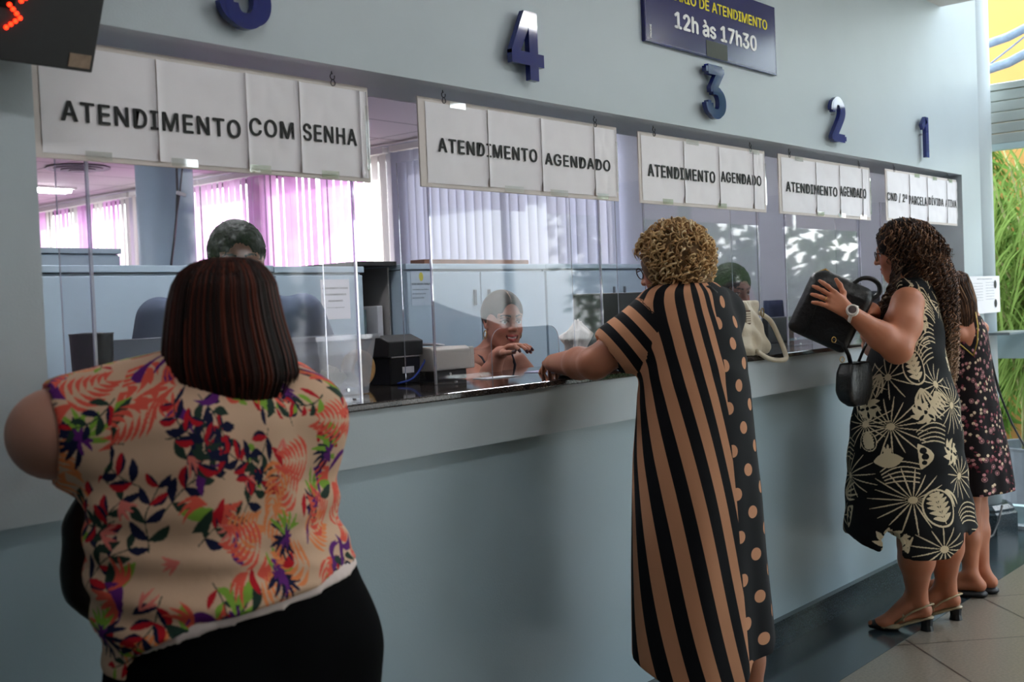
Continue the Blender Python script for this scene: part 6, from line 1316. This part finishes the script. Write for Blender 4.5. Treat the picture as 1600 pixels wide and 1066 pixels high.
# ------------------------------------------------------------ 5: the smiling clerk
def stool(c, z, label):
    root = empty('stool', (c[0], c[1], 0), label, 'stool', 'office stools behind the counter'); b = MB(); b.lathe((c[0], c[1], z-.07), [(.0, 0), (.17, .0), (.19, .02), (.19, .05), (.16, .07), (.0, .07)], 28); b.build('seat', mat('navy_fabric', srgb(34, 42, 72), .8), root, smooth=True)
    b = MB(); b.tube([(c[0], c[1], .05), (c[0], c[1], z-.07)], .025, 12); b.build('post', M_metal, root); b = MB(); b.lathe((c[0], c[1], 0), [(.23, 0), (.23, .015), (.05, .04), (.03, .06)], 28); b.build('base', M_blk, root)
def clerk():
    hc = dep(786, 503, 4.40); Mh = frame(247, -4, 2); s = .93; root = person((hc[0], hc[1]+.02, 0), 'smiling clerk with slicked back hair and hoop earrings raising one hand'); skin = SR(172, 116, 96)
    yaw = 268; F = V(cos(radians(yaw)), sin(radians(yaw)), 0); R = V(F[1], -F[0], 0); nk = dep(763, 548, 4.46); zc = nk[2]
    cen = V(nk[0], nk[1], 0); B = Body(); head(B, hc, Mh, s, smile=1., open_=.9); B.rc(hc+Mh @ V(0, -.02, -.05), nk+V(0, 0, -.02), .046, .050, .03)
    yw = atan2(R[1], R[0]); SEC = [(1.175, .0, .115, .07), (1.10, .0, .145, .09), (1.00, 0, .13, .09), (.88, 0, .125, .09), (.78, .0, .15, .11), (.70, 0, .16, .13)]
    sec = [(zc+.01, cen[0], cen[1], .06, .05), (zc-.015, cen[0], cen[1], .11, .058), (zc-.04, cen[0], cen[1], .145, .068)]+[(z, cen[0]+F[0]*o, cen[1]+F[1]*o, a, b) for z, o, a, b in SEC if z < zc-.06]; B.loft(sec, k=.03, yaw=yw)
    sR = V(cen[0], cen[1], zc-.055)+R*.155; sL = V(cen[0], cen[1], zc-.055)-R*.155; eR = dep(757, 604, 4.12); wR = dep(781, 552, 4.08); eL = V(cen[0], cen[1], 1.0)-R*.21+F*.15; wL = V(cen[0], .50, .92)-R*.12
    B.chain([sR, (sR+eR)/2, eR], [.046, .043, .036], .03); B.chain([eR, eR*.6+wR*.4, wR], [.036, .035, .023], .02); B.chain([sL, eL], [.046, .036], .03); B.chain([eL, wL], [.036, .023], .02)
    hd = nrm(dep(812, 537, 4.02)-wR); HM = hframe(hd, V(0, -.1, 1.)); tips = hand(B, wR+hd*.005, HM, .92, curl=(.40, .45, .48, .42), spread=.30, thumb=(.5, .6), r=.0074)
    hand(B, wL, hframe(V(.2, -.9, 0), V(0, 0, 1)), .9)
    for q in (-1, 1): hp = cen+R*q*.09+V(0, 0, .68); kn = cen+R*q*.11+F*.36+V(0, 0, .66); an = cen+R*q*.10+F*.22+V(0, 0, .09); leg(B, hp, kn, an, (.08, .055, .05, .034)); foot(B, an, an+F*.17)
    me = relax(B.mesh('body', .0085, [(hc-.125, hc+.125), (np.minimum(wR, dep(836, 545, 4.0))-.04, np.maximum(wR, dep(836, 545, 4.0))+.04)], .0029), 1); P = coords(me)
    c = head_paint(P, hc, Mh, s, skin, SR(160, 72, 70), SR(48, 32, 26), .9, 1., iris=(56, 38, 28), shadow=SR(120, 84, 76))
    for tp, td, bk in tips: m = (np.linalg.norm(P-(tp-bk*-.002+td*.002), axis=1) < .0105) & (((P-tp) @ bk) > -.002); c[m] = SR(52, 10, 20)
    setcol(me, c); part('body', me, M_skin, root)
    # top with straps
    B = Body(); B.loft([(z, a, b, c_+.004, d+.004) for z, a, b, c_, d in sec if z < zc-.075]+[(zc-.095, cen[0], cen[1], .148, .085)], k=.02, yaw=yw); part('dark_top', relax(B.mesh('t', .008), 1), mat('charcoal_jersey', srgb(48, 50, 62), .85), root)
    for q in (-1, 1):
        b = MB(); b.tube([cen+R*q*.06+F*.07+V(0, 0, zc-.11), cen+R*q*.078+F*.066+V(0, 0, zc-.06), cen+R*q*.085+F*.045+V(0, 0, zc-.022), cen+R*q*.088+V(0, 0, zc-.006), cen+R*q*.085-F*.06+V(0, 0, zc-.06)], .0065, 8, flat=.5); b.build('shoulder_strap', MATS['charcoal_jersey'], root, smooth=True)
    B = Body(); B.chain([V(cen[0], cen[1], 0)+R*q_*.0+V(0, 0, .70) for q_ in (0, 1)], [.17, .17], .02)
    for q in (-1, 1): hp = cen+R*q*.09+V(0, 0, .68); kn = cen+R*q*.11+F*.36+V(0, 0, .66); an = cen+R*q*.10+F*.22+V(0, 0, .12); B.chain([hp, kn], [.092, .068], .02); B.chain([kn, an], [.068, .05], .02)
    part('trousers', relax(B.mesh('t', .012), 1), mat('dark_denim', srgb(36, 42, 60), .85), root)
    # slick hair and bun, earrings
    B = Body(); L = lambda x, y, z: hc+Mh @ (V(x, y, z)*s); B.el(L(0, -.014, .036), V(.0835, .1035, .0965)*s, Mh, k=0); B.rc(L(0, .125, -.03), L(0, .116, .044), .066*s, .052*s, .01, -1); B.rc(L(0, .03, -.10), L(0, .06, -.10), .085*s, .085*s, .012, -1)
    for q in (-1, 1): B.el(L(q*.08, .035, -.01), V(.03, .035, .045)*s, Mh, .008, -1)
    B.el(L(0, -.115, .01), V(.035, .03, .035)*s, Mh, .01)
    me = relax(B.mesh('h', .0035), 1); P = coords(me); q = (P-hc) @ Mh; cc = np.tile(SR(56, 42, 36), (len(P), 1)); cc[(np.abs(q[:, 0]) < .0016) & (q[:, 1] > -.02)] = SR(190, 150, 130); st = (np.sin(q[:, 0]*900+q[:, 1]*120) > .6); cc[st] = SR(74, 56, 46); setcol(me, cc); part('hair', me, M_hair, root)
    for q in (-1, 1):
        b = MB(); b.tube([L(q*.079, -.002+.015*cos(t), -.052+.017*sin(t)) for t in [k*.5236 for k in range(13)]], .0021, 7); b.build('hoop_earring', mat('gold', srgb(214, 170, 96), .25, 1.), root, smooth=True)
    stool((cen[0], cen[1]+.02), .60, 'office stool under the smiling clerk')
clerk()
# ------------------------------------------------------------ 6, 7: two men behind the counter
def man(label, hpx, hz, facing, shoulders_z, skin, haircol, shirtcol, cname, sh_w=.20, pitch=-6, neck=.155, ears=True, loc_shift=(0, 0), stoolab=''):
    hc = dep(hpx[0], hpx[1], hz); Mh = frame(facing, pitch); F = V(cos(radians(facing)), sin(radians(facing)), 0); F = nrm(F*.4+V(0, -1, 0)*.6); R = V(F[1], -F[0], 0); yw = atan2(R[1], R[0]); cen = V(hc[0], hc[1]+.03, 0); root = person((cen[0], cen[1], 0), label); zc = hc[2]-neck
    sec = [(zc+.01, cen[0], cen[1], .07, .06), (zc-.02, cen[0], cen[1], sh_w*.72, .085), (zc-.055, cen[0], cen[1], sh_w*.95, .11), (zc-.15, cen[0], cen[1], sh_w, .125), (zc-.30, cen[0], cen[1], sh_w*.92, .12), (zc-.50, cen[0], cen[1], sh_w*.9, .12), (zc-.58, cen[0], cen[1], sh_w*.85, .12)]
    B = Body(); B.loft([(a, b, c, d*.94, e*.94) for a, b, c, d, e in sec], k=.03, yaw=yw); head(B, hc, Mh, 1.02, wide=1.05); B.rc(hc+Mh @ V(0, -.02, -.05), V(cen[0], cen[1], zc-.03), .058, .066, .03)
    J = []
    for q in (-1, 1):
        s_ = V(cen[0], cen[1], zc-.075)+R*q*(sh_w-.02); e_ = V(cen[0], cen[1], zc-.33)+R*q*(sh_w+.06)+F*.05; w_ = V(cen[0], cen[1], zc-.38)+R*q*(sh_w-.06)+F*.24
        w_[2] = min(1.0, w_[2])
        arm(B, s_, e_, w_, (.055, .045, .042, .029)); hand(B, w_, hframe(F-R*q*.5, V(0, 0, 1)), 1.); J.append((s_, e_))
        hp = cen+R*q*.10+V(0, 0, zc-.56); an = cen+R*q*.11+V(0, 0, .09); kn = cen+R*q*.12+F*.05+V(0, 0, (zc-.56)*.5+.05); leg(B, hp, kn, an, (.09, .06, .058, .038)); foot(B, an, an+F*.19)
    me = relax(B.mesh('body', .0085, [(hc-.13, hc+.13)], .0042), 1); P = coords(me); setcol(me, head_paint(P, hc, Mh, 1.02, skin, skin*.75, haircol, wide=1.05)); part('body', me, M_skin, root)
    B = Body(); B.loft(sec, k=.03, yaw=yw, fold=lambda th, z, u, v: .003*np.sin(z*50+th*3))
    for s_, e_ in J: B.rc(s_, s_*.35+e_*.65, .068, .066, .04)
    part('t_shirt', relax(B.mesh('t', .009), 1), mat(cname, shirtcol, .85), root)
    B = Body(); B.loft([(zc-.49, cen[0], cen[1], sh_w*.92, .125), (zc-.66, cen[0], cen[1], sh_w*.92, .13)], yaw=yw)
    for q in (-1, 1): hp = cen+R*q*.10+V(0, 0, zc-.60); an = cen+R*q*.11+V(0, 0, .12); kn = cen+R*q*.12+F*.05+V(0, 0, (zc-.56)*.5+.05); B.chain([hp, kn, an], [.10, .075, .055], .03)
    part('trousers', relax(B.mesh('t', .012), 1), mat('dark_denim', srgb(36, 42, 60), .85), root)
    B = Body(); L = lambda x, y, z: hc+Mh @ (V(x*1.05, y, z)*1.02); B.el(L(0, -.016, .038), V(.088, .106, .098), Mh, k=0); B.rc(L(0, .125, -.03), L(0, .118, .036), .066, .050, .01, -1); B.rc(L(0, .02, -.10), L(0, .06, -.10), .09, .09, .012, -1)
    for q in (-1, 1): B.el(L(q*.082, .03, -.015), V(.03, .035, .045), Mh, .008, -1)
    me = relax(B.mesh('h', .005), 1); P = coords(me); n = normals(me); rn = np.random.RandomState(4); P2 = P+n*rn.uniform(-.0015, .004, (len(P), 1)); me.vertices.foreach_set('co', P2.astype(np.float32).ravel()); setcol(me, np.tile(haircol, (len(P), 1))*rn.uniform(.7, 1.3, (len(P), 1))); part('hair', me, M_hair, root)
man('person in grey-blue t-shirt behind the counter, mostly hidden by the auburn hair', (371, 412), 3.62, 240, 0, SR(150, 104, 84), SR(24, 22, 22), srgb(92, 104, 130), 'grey_blue_jersey', .262, neck=.09)
man('dark haired man behind the third window looking down, seen right of the blonde woman', (1143, 455), 5.68, 252, 0, SR(140, 96, 80), SR(26, 22, 22), srgb(96, 100, 122), 'slate_jersey', .20, -14)
